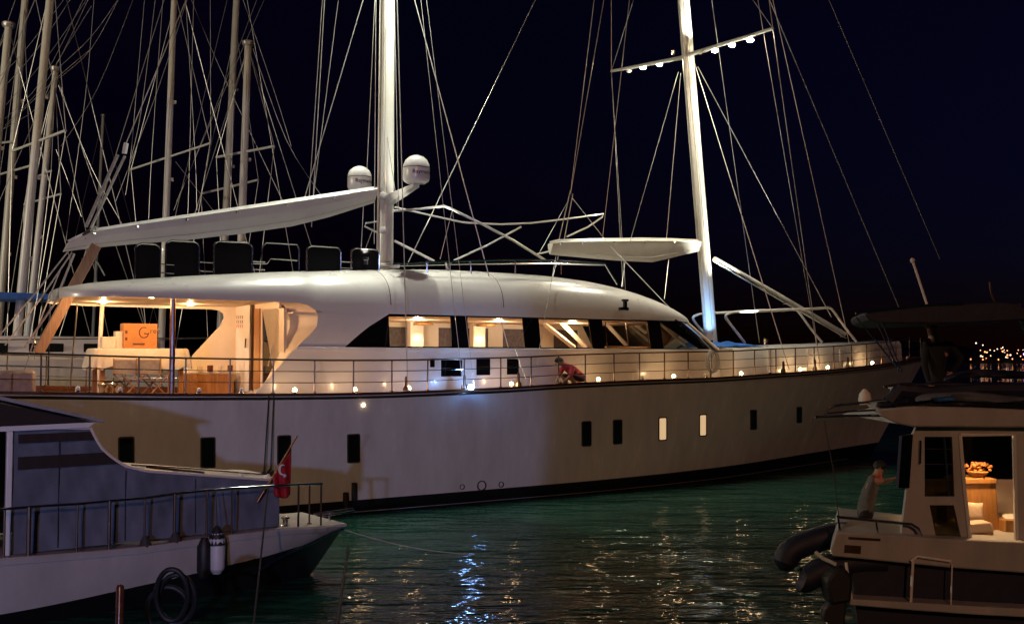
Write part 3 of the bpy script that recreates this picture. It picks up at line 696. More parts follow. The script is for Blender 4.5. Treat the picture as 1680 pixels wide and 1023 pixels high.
# black seat backs with stainless frames on the roof
for i, (x0, y0, x1, y1) in enumerate(((222, 399, 263, 452), (272, 394, 327, 452), (351, 395, 414, 450), (503, 403, 559, 448), (576, 407, 622, 445))):
    v = 1.3; a_, b_ = q2(x0, y0, v), q2(x1, y0 + 3, v); zb = smooth_interp(ZT, a_[0]) - .12
    cx = (a_[0] + b_[0]) / 2; wd = b_[0] - a_[0]; zt = a_[1]
    mb = MB(); mb.plate(rrect(cx, (zt + zb) / 2, wd, zt - zb, .12), SY(v), -.09, .0); sb = mb.build('seat_back', M['blackcloth'], house, bevel=.02)
    mb = MB(); mb.tube([Vector((q[0], -v - .02, q[1])) for q in ((a_[0], zb), (a_[0], zt - .14), (a_[0] + .04, zt - .05), (a_[0] + .14, zt), (b_[0] - .14, zt), (b_[0] - .04, zt - .05), (b_[0], zt - .14), (b_[0], zb))], .024, 6); mb.build('seat_frame', M['chrome'], sb, smooth=True)
    for z_ in (.28, .5):
        mb = MB(); mb.tube([Vector((b_[0], -v - .02, zb + (zt - zb) * z_)), Vector((b_[0] + .36, -v - .02, zb + (zt - zb) * z_))], .02, 6); mb.build('arm_rail', M['chrome'], sb, smooth=True)
for pts in (((429, 446), (430, 405), (437, 398), (487, 401), (491, 410), (491, 446)), ((412, 432), (438, 432), (444, 424), (488, 427))):
    poly('seat_frame', pts, 1.3, .024, M['chrome'], house)
# standing and running rigging
RIG = [  # px, py, v of both ends, radius
    ((637, -160, 0), (842, 600, 2.4), .017), ((1087, -430, 0), (668, 434, .6), .017),
    ((640, -420, 0), (669, 640, 3.5), .016), ((645, -420, 0), (760, 640, 3.5), .008), ((648, -420, 0), (778, 634, 3.5), .008),
    ((538, -100, 0), (511, 372, 0), .014), ((534, -80, 0), (506, 340, 0), .012), ((578, -180, -1), (513, 330, -1), .012), ((600, -15, 0), (498, 330, -.5), .015),
    ((618, -60, -3), (602, 280, -3.4), .014), ((619, -300, -3), (614, 400, -3.4), .014), ((598, 305, -3), (592, 420, -3), .014), ((612, 375, -2), (594, 422, -2), .012),
    ((1060, -700, 0), (1542, 425, 0), .017), ((1088, -414, 0), (1478, 512, 0), .018),
    ((1140, 105, 0), (1295, 606, 3.0), .017), ((1145, 110, 0), (1364, 520, 1.6), .017),
    ((1162, -40, 0), (1246, 562, -2.2), .014), ((1107, -183, 0), (1268, 47, 4.2), .014),
    ((1255, -50, 4.0), (1268, 47, 4.2), .014), ((1268, 47, 4.2), (1346, 603, 2.9), .016), ((1240, -20, 3.2), (1340, 566, 2.2), .012), ((1250, -80, 1), (1401, 597, 2.2), .014),
    ((1113, 118, 0), (1034, 395, .4), .013), ((1117, 120, 0), (1093, 396, 0), .012), ((1097, 426, 0), (1090, 490, 1), .012),
    ((1003, -30, -4.2), (1003, 117, -4.2), .013), ((1003, 117, -4.2), (1022, 470, -2.6), .013), ((1003, 117, -4.2), (1026, 475, -2.4), .010), ((1052, -40, -2), (1003, 117, -4.2), .011), ((1036, -30, 0), (988, 395, 0), .012),
    ((982, -60, 0), (936, 318, 0), .014), ((1001, -60, 0), (937, 312, 0), .013), ((936, 312, 0), (916, 398, 0), .020), ((940, 318, 0), (925, 396, 0), .018), ((932, 330, 0), (882, 420, .3), .012), ((939, 325, 0), (1000, 402, .2), .012), ((1000, 402, .2), (1092, 498, 1.5), .016),
    ((1092, 498, 1.5), (1166, 572, 2.4), .02), ((916, 420, 0), (900, 480, 1.8), .014), ((1026, 425, 0), (1020, 470, 1), .012), ((880, 600, 3.5), (912, 420, 2.2), .011), ((862, 620, 3.5), (845, 575, 2.7), .01),
    ((632, 200, 0), (652, 340, .9), .012), ((645, -100, .2), (654, 345, 2.2), .011),
]
for i, (a_, b_, r) in enumerate(RIG):
    pa, pb_ = yl(*a_), yl(*b_); par = main if (a_[0] + b_[0]) / 2 < 860 else fore
    mb = MB(); mb.tube([pa, pb_], r, 5); mb.build('rigging_wire', M['wire'], par)
# boom topping lift with its twin tackles, mainsheet and stern lines
for pts, v, r, mt in ((((207, 235), (318, -30)), 0, .015, 'rope'), (((193, 254), (141, 372)), .12, .05, 'wire'), (((205, 256), (149, 374)), -.12, .04, 'wire'), (((207, 235), (204, 252)), 0, .07, 'gel'), (((147, 378), (138, 385), (140, 392)), .2, .06, 'darkrope'), (((150, 378), (156, 372), (160, 382)), .2, .04, 'rope'),
                      (((112, 412), (60, 478), (-6, 556)), .3, .022, 'rope'), (((118, 414), (70, 485), (8, 566)), .3, .022, 'rope'), (((122, 416), (88, 500), (40, 570)), .5, .03, 'rope'), (((100, 440), (66, 525), (30, 640)), .5, .018, 'rope'), (((150, 412), (172, 452)), 0, .02, 'rope')):
    mb = MB(); mb.tube([yl(x, y, v) for x, y in pts], r, 6); mb.build('boom_tackle', M[mt], bm_, smooth=True)
p0, p1 = yl(62, 580, .8), yl(158, 402, .8); dd = (p1 - p0).normalized(); mb = MB(); qq = dd.to_track_quat('Z', 'Y').to_matrix()
mb.box((p0 + p1) / 2, (.14, .26, (p1 - p0).length), qq); gp = mb.build('gangplank', M['wood'], yacht, bevel=.02)
for k in range(6):
    c = p0.lerp(p1, .15 + .14 * k); mb = MB(); mb.box(c + qq @ Vector((.09, 0, 0)), (.05, .3, .05), qq); mb.build('cleat_strip', M['darkmet'], gp)
# chainplate turnbuckles at the rail
for px, py in ((672, 632), (768, 630), (857, 627), (1293, 606), (1345, 600), (1399, 596)):
    t = edge_t(px); p = edge(t, -1, .22, .08); mb = MB(); mb.lathe([(.1, 0), (.09, .08), (.045, .14), (.04, .34), (.02, .4)], p, 8); mb.build('chainplate', M['darkmet'], yacht, smooth=True)
# deck courtesy lights along the near side
for px in (-30, 130, 200, 330, 400, 488, 587, 676, 769, 845, 925, 988, 1060, 1112, 1165, 1223, 1270, 1320, 1365, 1405, 1438, 1470, 1495):
    t = edge_t(px); cool = px == 769; p = edge(t, -1, -.13 if cool else .20, .06 if cool else .10)
    vis = px in (488, 587, 676, 769, 845, 988, 1112, 1223, 1320, 1365, 1438)
    mb = MB(); mb.lathe([(.06, -.03), (.06, .0), (.05, .015)], p, 10); o = mb.build('courtesy_light', M['chrome'], yacht, smooth=True)
    mb = MB(); mb.lathe([(.07, .0), (.09, .06), (.06, .13), (0, .15)] if cool else [(.05, .01), (.058, .05), (.04, .09), (0, .105)], p, 10); mb.build('light_lens', M['e_cool'] if cool else (M['e_warm'] if vis else M['gel']), o, smooth=True)
    if cool: lamp('POINT', p + Vector((0, 0, .16)), 60, COOL, yacht, .07)
    elif vis: lamp('POINT', p + Vector((0, 0, .12)), 11, WARM, yacht, .05)
# blue tarp round the foremast foot
rings = []
for k in range(9):
    u = 22.9 + 2.6 * k / 8; rings.append([Vector((u, y, 4.58 + (.22 * math.sin(math.pi * k / 8) * math.cos(y * .9)) + .05 * math.sin(u * 9 + y * 7))) for y in (-1.5, -1.0, -.5, 0, .5, 1.0)])
mb = MB(); mb.loft(rings)
o = mb.build('tarpaulin', M['blue'], None, smooth=True); o.location = YA.o; o.rotation_euler = (0, 0, YA.rz); sm = o.modifiers.new('thick', 'SOLIDIFY'); sm.thickness = .02
tag(o, 'crumpled blue tarpaulin at the foot of the fore mast', 'tarpaulin')
def on_yacht(name, label, cat, group=None):
    e = empty(name, YA.o, YA.rz); tag(e, label, cat, group); return e
# covered furniture stack with boxes on top
tb = on_yacht('covered_table', 'tall cockpit table draped with a cream sheet on the aft deck', 'table')
a_, b_ = yl(150, 570, .4), yl(302, 570, .4); zt = 4.42; cx = (a_.x + b_.x) / 2; ln = b_.x - a_.x
mb = MB(); rings = []
for j, (z, g) in enumerate(((zt, 0), (zt, 1.0), (zt - .05, 1.03), (zt - .3, 1.05), (zt - .52, 1.08))):
    ring = []
    for k in range(48):
        q = 2 * math.pi * k / 48; c, s_ = math.cos(q), math.sin(q); ex = .25
        x = ln / 2 * math.copysign(abs(c) ** ex, c); y = .7 * math.copysign(abs(s_) ** ex, s_); wob = 1 + (.035 * math.sin(k * 2.1) if j > 2 else 0)
        ring.append(Vector((cx + x * g * wob, -.3 + y * g * wob, z + (.06 * math.sin(k * 1.3) if j == 4 else 0))))
    rings.append(ring)
mb.loft(rings, True); mb.build('draped_sheet', M['sheet'], tb, smooth=True, angle=60)
for sx in (-1, 1):
    for sy in (-1, 1):
        mb = MB(); mb.box((cx + sx * (ln / 2 - .2), -.3 + sy * .55, 3.6), (.12, .12, 1.1)); mb.build('leg', M['orangewood'], tb, bevel=.01)
def carton(x0, y0, x1, y1, v, dep, label, mark=False, mt='card'):
    a_, b_ = yl(x0, y0, v), yl(x1, y1, v); e = on_yacht('cardboard_box', label, 'box')
    zb = zt + .005; mb = MB(); hh_ = a_.z - zb; c = Vector(((a_.x + b_.x) / 2, -v + dep / 2, zb + hh_ / 2))
    rz = Matrix.Rotation(.0, 3, 'Z'); mb.box(c, (b_.x - a_.x, dep, hh_), rz); mb.build('carton', M[mt], e, bevel=.008)
    if mark:
        f = c + Vector((0, -dep / 2 - .004, 0)); w_ = b_.x - a_.x
        mb = MB(); mb.tube([f + Vector((w_ * .1 + .12 * math.cos(q), 0, hh_ * .14 + .14 * math.sin(q))) for q in [R(60 + 300 * k / 20) for k in range(21)]], .014, 4); mb.tube([f + Vector((w_ * .1 + .1, 0, hh_ * .14 - .04)), f + Vector((w_ * .1, 0, hh_ * .14 - .02))], .014, 4); mb.build('printed_mark', M['ink'], e)
        cu = bpy.data.curves.new('lettering', 'FONT'); cu.body = 'ree'; cu.size = .2
        to = bpy.data.objects.new('lettering', cu); COL.objects.link(to); bpy.context.view_layer.update()
        me = bpy.data.meshes.new_from_object(to.evaluated_get(bpy.context.evaluated_depsgraph_get())); bpy.data.objects.remove(to); me.materials.clear(); me.materials.append(M['ink'])
        to = bpy.data.objects.new('lettering', me); COL.objects.link(to); to.location = f + Vector((w_ * .1 + .15, -.004, hh_ * .14 - .02)); to.rotation_euler = (R(90), 0, 0); to.parent = e
        mb = MB(); mb.box(f + Vector((-w_ * .05, 0, -hh_ * .33)), (w_ * .35, .004, .05)); mb.build('printed_strip', M['ink'], e)
        for z in (.1, -.08):
            mb = MB(); mb.box(f + Vector((-w_ * .42, 0, z)), (.06, .004, .08)); mb.build('printed_symbol', M['ink'], e)
    return e
carton(203, 530, 258, 560, .6, .45, 'big orange cardboard box with printed lettering on the draped table', True)
carton(190, 543, 204, 560, .5, .3, 'small pale carton leaning beside the big cardboard box', False, 'sheet')
carton(168, 552, 190, 562, .6, .35, 'low pale flat carton at the table end nearest the stern', False, 'sheet')
# director chairs under plastic
def chair(px, v, label):
    p = yl(px, 640, v); e = empty('folding_chair', YA.world(Vector((p.x, p.y, 3.12))), YA.rz + .2); tag(e, label, 'chair', 'folding chairs on the aft deck')
    for y_ in (-.25, .25):
        for s_ in (-1, 1):
            mb = MB(); mb.tube([(-.3 * s_, y_, 0), (.3 * s_, y_, .62)], .022, 6); mb.build('leg', M['wood'], e)
    mb = MB(); mb.box((0, 0, .5), (.5, .5, .04)); mb.build('seat', M['plastic'], e, bevel=.01)
    mb = MB(); mb.loft([[Vector((x, .26 + .05 * math.cos(x * 3), z)) for x in (-.3, -.15, 0, .15, .3)] for z in (.62, .8, 1.0)]); mb.build('backrest', M['plastic'], e)
    for s_ in (-.3, .3):
        mb = MB(); mb.tube([(s_, .26, .6), (s_, .27, 1.03)], .02, 6); mb.build('back_post', M['wood'], e)
        mb = MB(); mb.box((s_, 0, .64), (.05, .55, .03)); mb.build('arm_rest', M['wood'], e, bevel=.008)
    return e
chair(212, 1.5, 'folding director chair behind the railing below the small carton'); chair(252, 1.5, 'folding director chair behind the railing next to the dark cockpit pillar')
for px, lb in ((170, 'chrome capstan winch on the aft deck nearest the stern'), (187, 'chrome capstan winch on the aft deck closer to the folding chairs')):
    p = yl(px, 640, 2.9); e = empty('capstan_winch', YA.world(Vector((p.x, p.y, 3.12))), 0); tag(e, lb, 'winch')
    mb = MB(); mb.lathe([(.16, 0), (.16, .06), (.1, .1), (.09, .3), (.14, .38), (.14, .42), (.05, .45)], seg=16); mb.build('drum', M['chrome'], e, smooth=True)
    mb = MB(); mb.tube([(0, 0, .46), (.2, .05, .47), (.22, .05, .56)], .018, 6); mb.build('handle', M['darkmet'], e, smooth=True)
p = yl(15, 632, 1.6); e = empty('aft_sofa', YA.world(Vector((p.x, p.y, 3.15))), YA.rz); tag(e, 'beige rounded sofa behind the rail at the stern', 'sofa')
mb = MB(); mb.box((-.4, .3, .22), (1.9, .8, .4)); mb.build('seat', M['plastic'], e, bevel=.12)
mb = MB(); mb.box((-.4, -.1, .36), (1.95, .2, .72)); mb.build('backrest', M['plastic'], e, bevel=.09)

# lines hanging over the yacht's side to a block, and coiled rope on the fore rail
for i_, (xa, xb_, yb_, lb_) in enumerate(((441, 433, 772, 'left of the two dark lines hanging down the yacht hull above the flag'), (449, 444, 768, 'right of the two dark lines hanging down the yacht hull above the flag'))):
    a_, b_ = yl(xa, 648, 3.72), yl(xb_, yb_, 3.78); mb = MB(); mb.tube([a_, b_], .016, 5); mb.lathe([(.02, 0), (.09, -.06), (.11, -.16), (.05, -.24)], b_, 8)
    o = mb.build('hanging_line', M['darkrope'], None); o.location = YA.o; o.rotation_euler = (0, 0, YA.rz); tag(o, lb_, 'rope', 'lines over the yacht side')
e = on_yacht('rope_coil', 'coiled rope hung on the rail beside the fore mast', 'rope')
rc = yl(1164, 588, 3.62)
for k in range(5):
    mb = MB(); mb.tube([rc + Vector((.02 * k + (.16 + .02 * k) * math.cos(q), -.03 * k, -.1 + (.32 + .03 * (k % 3)) * math.sin(q))) for q in [2 * math.pi * i / 20 for i in range(20)]], .018, 5, closed=True); mb.build('rope_loop', M['rope'], e, smooth=True)
for px, py in ((566, 822), (580, 806)):
    t, z, p = on_hull(px, py); mb = MB(); mb.box(p + Vector((0, -.06, 0)), (.14, .14, .5)); mb.build('mooring_chock', M['rubber'], hull, bevel=.03)

# ================================================================== MOTOR BOAT, FOREGROUND LEFT
LB = Frame((-8.68, 16.88), R(52))
boat = empty('motor_boat', LB.o, LB.rz); tag(boat, 'white motor boat in the left foreground with blue grey canvas over its cabin', 'motor boat')
LH = [(-5, 1.4), (-2, 1.5), (4.3, 1.5), (5.0, 1.36), (5.7, 1.12), (6.15, .9), (6.3, .8)]
LS = [(-5, 1.2), (0, 1.12), (2.2, 1.06), (3.3, 1.09), (4.6, 1.1), (5.5, 1.02), (6.3, .95)]
LLOW = [(-5, .24), (0, .29), (2.4, .46), (4.75, .7), (5.6, .78), (6.3, .86)]
lus = [-5 + 11.3 * k / 60 for k in range(61)]
mb = MB(); rb = MB(); dk = MB()
for s_ in (-1, 1):
    mb.loft([[Vector((u, s_ * (smooth_interp(LH, u) - .10 * (1 - k / 6) ** 2), smooth_interp(LLOW, u) + (smooth_interp(LS, u) - smooth_interp(LLOW, u)) * k / 6)) for k in range(7)] for u in lus])
    rb.loft([[Vector((u - .9 * (1 - k / 5) * max(0, (u - 2) / 4.3), s_ * (smooth_interp(LH, u) - .11) * (.35 + .65 * k / 5), -.6 + (smooth_interp(LLOW, u) + .6) * k / 5)) for k in range(6)] for u in lus])
for mm, zf in ((mb, lambda u: smooth_interp(LLOW, u)),):
    a_ = [Vector((6.3, .7 - .001, .86)), Vector((6.3, .8, .95)), Vector((6.3, -.8, .95)), Vector((6.3, -.7, .86))]; mm.add(a_, [(0, 1, 2, 3)])
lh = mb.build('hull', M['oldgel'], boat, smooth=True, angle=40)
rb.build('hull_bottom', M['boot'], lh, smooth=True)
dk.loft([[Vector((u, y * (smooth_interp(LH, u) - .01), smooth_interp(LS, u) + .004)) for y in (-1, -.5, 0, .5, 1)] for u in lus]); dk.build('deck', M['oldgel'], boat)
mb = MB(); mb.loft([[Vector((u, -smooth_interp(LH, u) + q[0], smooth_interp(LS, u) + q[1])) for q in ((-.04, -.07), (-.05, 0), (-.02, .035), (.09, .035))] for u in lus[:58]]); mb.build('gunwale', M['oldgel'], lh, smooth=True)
mb = MB(); mb.tube([LB.Y(x, y, yy) for x, y, yy in ((415, 940, -1.4), (468, 908, -1.3), (510, 890, -1.15), (545, 873, -1.0), (562, 868, -.85))], .03, 8); mb.build('bow_strake', M['chrome'], lh, smooth=True)
mb = MB(); mb.box((5.72, 0, .97), (1.1, 1.9, .07)); mb.build('bow_platform', M['oldgel'], boat, bevel=.02)
# trunk cabin with canvas sides
prof = [LB.Y(x, y, -1.05) for x, y in ((22, 702), (148, 703), (155, 718), (165, 735), (183, 751), (205, 765), (240, 773), (340, 780), (440, 787), (462, 800), (462, 868), (22, 914))]
side = [(p.x, p.z) for p in prof]
# gridded, gently rumpled canvas
tops = side[:9]
def ztop(u):
    for i in range(8):
        if tops[i][0] <= u <= tops[i + 1][0]:
            f = (u - tops[i][0]) / max(1e-6, tops[i + 1][0] - tops[i][0]); return tops[i][1] + f * (tops[i + 1][1] - tops[i][1])
    return tops[-1][1] if u > tops[-1][0] else tops[0][1]
u0, u1 = side[0][0], side[8][0] + .2
def uend(z):
    for i in range(1, 8):
        if tops[i + 1][1] <= z <= tops[i][1]: return tops[i][0] + (tops[i][1] - z) / max(1e-6, tops[i][1] - tops[i + 1][1]) * (tops[i + 1][0] - tops[i][0])
    return tops[1][0]
for s_ in (-1, 1):
    mb = MB(); rings = []
    for i in range(71):
        u = u0 + (u1 - u0) * i / 70; zt_ = ztop(u); ring = []
        for k in range(25):
            z = 1.12 + (zt_ - 1.12) * k / 24
            d = .030 * (abs(math.sin(3.1 * (u + .75 * z) + .4)) ** .5 - .6) * (.3 + .7 * k / 24) + .012 * math.sin(11 * (u - .5 * z) + 1.1) + .006 * math.sin(29 * u + 9 * z)
            ring.append(Vector((u, s_ * (1.05 + d + .05 * (1 - k / 24)), z)))
        rings.append(ring)
    mb.loft(rings)
    cv = mb.build('canvas_side', M['canvas'], boat, smooth=True, angle=80)
    for zz0, zz1 in ((2.42, 2.62), (2.83, 2.97)):      # dark strips that paint the visor's shadow onto the canvas
        mb = MB(); mb.loft([[Vector((u0 + .06 + (uend(z) - .03 - u0 - .06) * i / 20, s_ * (1.05 + .06 + .006 * math.sin(i * 1.7)), z)) for i in range(21)] for z in (zz0, zz0 + (zz1 - zz0) * .5, zz1)]); mb.build('painted_visor_shadow', M['brownc_shadow'], cv, smooth=True)
mb = MB(); rr = []
for i in range(71):
    u = u0 + (u1 - u0) * i / 70; rr.append([Vector((u, y, ztop(u) + .05 * (1 - (y / 1.07) ** 2))) for y in (-1.07, -1.0, -.5, 0, .5, 1.0, 1.07)])
mb.loft(rr); mb.build('trunk_top', M['white'], boat, smooth=True, angle=50)
mb = MB(); mb.tube([Vector((u0 + (u1 - u0) * i / 70, -1.09, ztop(u0 + (u1 - u0) * i / 70) + .01)) for i in range(71)], .025, 6); mb.build('piping', M['cream'], boat, smooth=True)
mb = MB(); mb.plate([(-1.05, 1.1), (1.05, 1.1), (1.0, 1.95), (-1.0, 1.95)], lambda a_, b_, d: Vector((u1 + d, a_, b_)), 0, .03); mb.build('trunk_front', M['visor'], boat)
# pillar and cabin aft of the canvas
a_ = LB.Y(16, 703, -1.08); mb = MB(); mb.box((a_.x, -1.08, 2.05), (.09, .09, 1.95)); mb.build('cabin_pillar', M['gel'], boat, bevel=.015)
mb = MB(); mb.box((-2.4, 0, 1.5), (4.7, 2.15, .8)); mb.build('cabin_side', M['gel'], boat, bevel=.03)
mb = MB(); mb.box((-2.4, 0, 2.45), (4.7, 2.1, 1.1)); mb.build('cabin_windows', M['black'], boat)
# awning roof: lower dark layer and the sloping visor board
pz = [LB.Y(x, y, -1.25) for x, y in ((0, 650), (170, 688))]
sl = (pz[1].z - pz[0].z) / (pz[1].x - pz[0].x)
mb = MB(); mb.plate([(pz[1].x - 6.5, pz[1].z - sl * 1.6 + .1), (pz[1].x - 1.6, pz[0].z + .02), (pz[1].x, pz[1].z), (pz[1].x, pz[1].z - .05), (pz[1].x - 1.6, pz[0].z - .04), (pz[1].x - 6.5, pz[1].z - sl * 1.6 + .04)], lambda a_, b_, d: Vector((a_, d, b_)), -1.3, 1.3); vs_ = mb.build('visor_board', M['visor'], boat, bevel=.008)
c0, c1 = LB.Y(-60, 692, -1.12), LB.Y(156, 697, -1.12)
mb = MB(); mb.plate([(-5, 3.05), (c1.x, c1.z + .05), (c1.x - .1, c1.z - .03), (-5, 2.98)], lambda a_, b_, d: Vector((a_, d, b_)), -1.15, 1.15); mb.build('cabin_roof', M['gel'], boat)
for s_ in (-1, 1):
    mb = MB(); mb.plate([(-5, 3.06), (-5, pz[0].z), (pz[0].x, pz[0].z - .1), (pz[1].x - .05, pz[1].z - .05), (c1.x - .1, c1.z + .05)], lambda a_, b_, d, s_=s_: Vector((a_, s_ * (1.08 + d), b_)), 0, .02); mb.build('roof_curtain', M['brownc_shadow'], boat)
mb = MB(); mb.tube([LB.Y(x, y, -.95) + Vector((0, 0, .05)) for x, y in ((240, 770), (255, 772), (300, 776), (335, 779))], .022, 6); mb.build('trunk_grab_rail', M['darkmet'], boat, smooth=True)
mb = MB(); mb.tube([LB.Y(x, y, -.5) + Vector((0, 0, .04)) for x, y in ((215, 766), (300, 771), (438, 782))], .014, 5); mb.build('trunk_grab_rail', M['chrome'], boat, smooth=True)
for x, y in ((288, 774), (396, 783), (440, 784)):
    p = LB.Y(x, y, -.9); mb = MB(); mb.lathe([(.04, 0), (.05, .03), (.02, .08)], p, 8); mb.build('deck_fitting', M['gel'], boat, smooth=True)
for px_ in (95, 205, 320):
    p = LB.Y(px_, 860, -1.11); mb = MB(); mb.tube([(p.x, -1.118, 1.16), (p.x, -1.10, ztop(p.x) - .06)], .006, 4); mb.build('canvas_seam', M['navy'], boat)
# hand rail
rail_px = [(-40, 838), (0, 835), (60, 830), (127, 826), (180, 821), (240, 816), (288, 809), (340, 804), (390, 800), (440, 797)]
rp = [LB.Y(x, y, -1.42) for x, y in rail_px] + [LB.Y(490, 794, -1.3), LB.Y(529, 793, -1.05)]
mb = MB(); mb.tube(rp, .022, 8); hr = mb.build('hand_rail', M['chrome'], boat, smooth=True)
for x, yt, thick, yy in ((8, 835, .018, -1.42), (48, 831, .035, -1.42), (127, 826, .018, -1.42), (180, 821, .028, -1.42), (238, 816, .018, -1.42), (287, 809, .028, -1.42), (340, 804, .022, -1.42), (381, 801, .018, -1.42), (490, 794, .02, -1.25), (527, 793, .02, -1.0), (508, 795, .018, -.6)):
    p = LB.Y(x, yt, yy); mb = MB(); mb.lathe([(.05, .0), (.05, .02), (thick, .03), (thick, p.z - smooth_interp(LS, p.x))], (p.x, p.y, smooth_interp(LS, p.x)), 8); mb.build('stanchion', M['darkmet'], hr, smooth=True)
for x in (287, 238):   # canvas boots at the rail feet
    p = LB.Y(x, 880, -1.42); mb = MB(); mb.lathe([(.12, 0), (.09, .06), (.04, .16)], (p.x, p.y, smooth_interp(LS, p.x) + .02), 8); mb.build('rail_boot', M['darkrope'], hr, smooth=True)
for pts in (((515, 843), (580, 834)), ((530, 846), (582, 838))):
    mb = MB(); mb.tube([LB.Y(x, y, -.6) for x, y in pts], .022, 6); mb.build('pulpit_tube', M['chrome'], boat, smooth=True)
mb = MB(); mb.tube([LB.Y(540, 860, -.6), LB.Y(541, 840, -.6)], .018, 6); mb.build('pulpit_post', M['chrome'], boat)
p = LB.Y(468, 862, -.9); mb = MB(); mb.lathe([(.1, 0), (.1, .03), (.05, .05), (.05, .14), (.08, .16), (.08, .19), (.02, .2)], (p.x, p.y, 1.05), 12); mb.build('bollard', M['chrome'], boat, smooth=True)
# flag on a staff
fs = empty('national_flag', LB.o, LB.rz); tag(fs, 'red flag with white crescent and star drooping from a slanted staff', 'flag')
s0, s1 = LB.Y(436, 800, -1.2), LB.Y(488, 714, -1.2)
mb = MB(); mb.tube([s0 + (s0 - s1) * .25, s1], .016, 6); mb.build('staff', M['darkmet'], fs, smooth=True)
# cloth hangs from the upper staff, gathered
A, Bq = LB.Y(477, 738, -1.2), LB.Y(447, 783, -1.2)
rows = []
fw_, fh_ = 12, 16
flag_uv = []
for j in range(fh_ + 1):
    f = j / fh_; row = []
    for i in range(fw_ + 1):
        g = i / fw_
        top = A.lerp(Bq, g); low_ = LB.Y(477 - 26 * g, 812 + 5 * math.sin(g * 3.1), -1.2)
        p = top.lerp(low_, f); p = p + Vector((.02 * math.sin(g * 9 + f * 2), .05 * math.sin(g * 11 + f * 1.5) * (.3 + f), 0)); row.append(p)
    rows.append(row)
mb = MB(); mb.loft(rows); o = mb.build('cloth', M['red'], fs, smooth=True, angle=80)
sm = o.modifiers.new('t', 'SOLIDIFY'); sm.thickness = .006; sm.offset = 0
def fl(px, py): return LB.Y(px, py, -1.29)
def flat_poly(pts, name, mt, par, th=.006):
    n = len(pts); mb = MB(); off = Vector((0, -th, 0)); mb.add([p for p in pts] + [p + off for p in pts], [tuple(range(n)), tuple(range(2 * n - 1, n - 1, -1))] + [(i, (i + 1) % n, (i + 1) % n + n, i + n) for i in range(n)]); return mb.build(name, mt, par)
cres = [(463 + 6.5 * math.cos(q), 770 + 9 * math.sin(q)) for q in [R(55 + 250 * k / 18) for k in range(19)]] + [(465 + 4.8 * math.cos(q), 770 + 6.8 * math.sin(q)) for q in [R(300 - 240 * k / 18) for k in range(19)]]
mb = MB(); mb.plate(cres, lambda a_, b_, d: LB.Y(a_, b_, -1.29 - d), 0, .006); mb.build('crescent', M['white'], fs)
flat_poly([fl(467 + (3.4 if k % 2 == 0 else 1.4) * math.cos(R(36 * k)) , 780 + (3.8 if k % 2 == 0 else 1.6) * math.sin(R(36 * k))) for k in range(10)], 'star', M['white'], fs)
# fender on its lanyard
fd = empty('hanging_fender', LB.o, LB.rz); tag(fd, 'pale boat fender hanging from the hand rail over the white topsides', 'fender')
p = LB.Y(356, 905, -1.68); q = LB.Y(354, 803, -1.44)
mb = MB(); mb.lathe([(0, -.38), (.07, -.36), (.13, -.28), (.135, .22), (.1, .32), (.04, .36), (.03, .42)], p, 16); mb.build('fender_body', M['fender'], fd, smooth=True)
mb = MB(); mb.lathe([(.14, .12), (.13, .26), (.06, .4), (.03, .44)], p, 12); mb.build('fender_cap', M['rubber'], fd, smooth=True)
mb = MB(); mb.tube([p + Vector((0, 0, .4)), q], .008, 5); mb.build('lanyard', M['darkrope'], fd)
p = LB.Y(335, 915, -1.62); mb = MB(); mb.lathe([(0, -.34), (.08, -.32), (.12, -.2), (.12, .2), (.05, .34)], p, 14); o = mb.build('hanging_fender', M['rubber'], None, smooth=True); o.location = LB.o; o.rotation_euler = (0, 0, LB.rz)
tag(o, 'black rubber fender squeezed left of the pale fender on the same boat', 'fender')
# hose loops, mooring stakes and lines in front
hs = empty('hose_coil', (0, 0, 0)); tag(hs, 'black looped hose in front of the white topsides, lower left', 'hose')
for k, (cx, cy, rx, ry) in enumerate(((282, 975, 26, 42), (290, 982, 30, 40), (276, 1000, 34, 38))):
    mb = MB(); c = [atY(cx + rx * math.cos(q), cy + ry * math.sin(q), 14.0 + .12 * k + .1 * math.sin(q)) for q in [2 * math.pi * i / 30 for i in range(30)]]; mb.tube(c, .035, 8, closed=True); mb.build('hose_loop', M['rubber'], hs, smooth=True)
a_ = atY(197, 962, 13.2); mb = MB(); mb.lathe([(.05, -1.6), (.05, a_.z), (.03, a_.z + .03)], (a_.x, a_.y, 0), 10); o = mb.build('mooring_stake', M['varnish'], None, smooth=True); tag(o, 'short wooden stake standing in the water at lower left', 'stake')
a_, b_ = atY(440, 798, 17.0), atY(414, 1040, 13.0); mb = MB(); mb.tube([a_, a_.lerp(b_, .5) + Vector((0, 0, -.04)), b_], .014, 6); o = mb.build('mooring_line', M['darkrope'], None); tag(o, 'dark mooring line running down from the flag staff to the bottom edge', 'rope', 'mooring lines')
a_, b_ = atZ(572, 900, .05), atY(548, 1060, 11.5); a_ = atY(572, 895, 17.5); mb = MB(); mb.tube([a_, a_.lerp(b_, .5), b_], .022, 6); o = mb.build('mooring_line', M['darkrope'], None); tag(o, 'dark slanting mooring line in the water right of the bow platform', 'rope', 'mooring lines')
a_, b_ = LB.world(LB.Y(563, 868, -.7)), atZ(778, 909, 0.02); mb = MB(); pts = [a_.lerp(b_, k / 12) + Vector((0, 0, -.10 * math.sin(math.pi * k / 12))) for k in range(13)]; mb.tube(pts, .014, 6); o = mb.build('mooring_line', M['rope'], None); tag(o, 'pale rope stretched from the bow platform into the green water', 'rope', 'mooring lines')

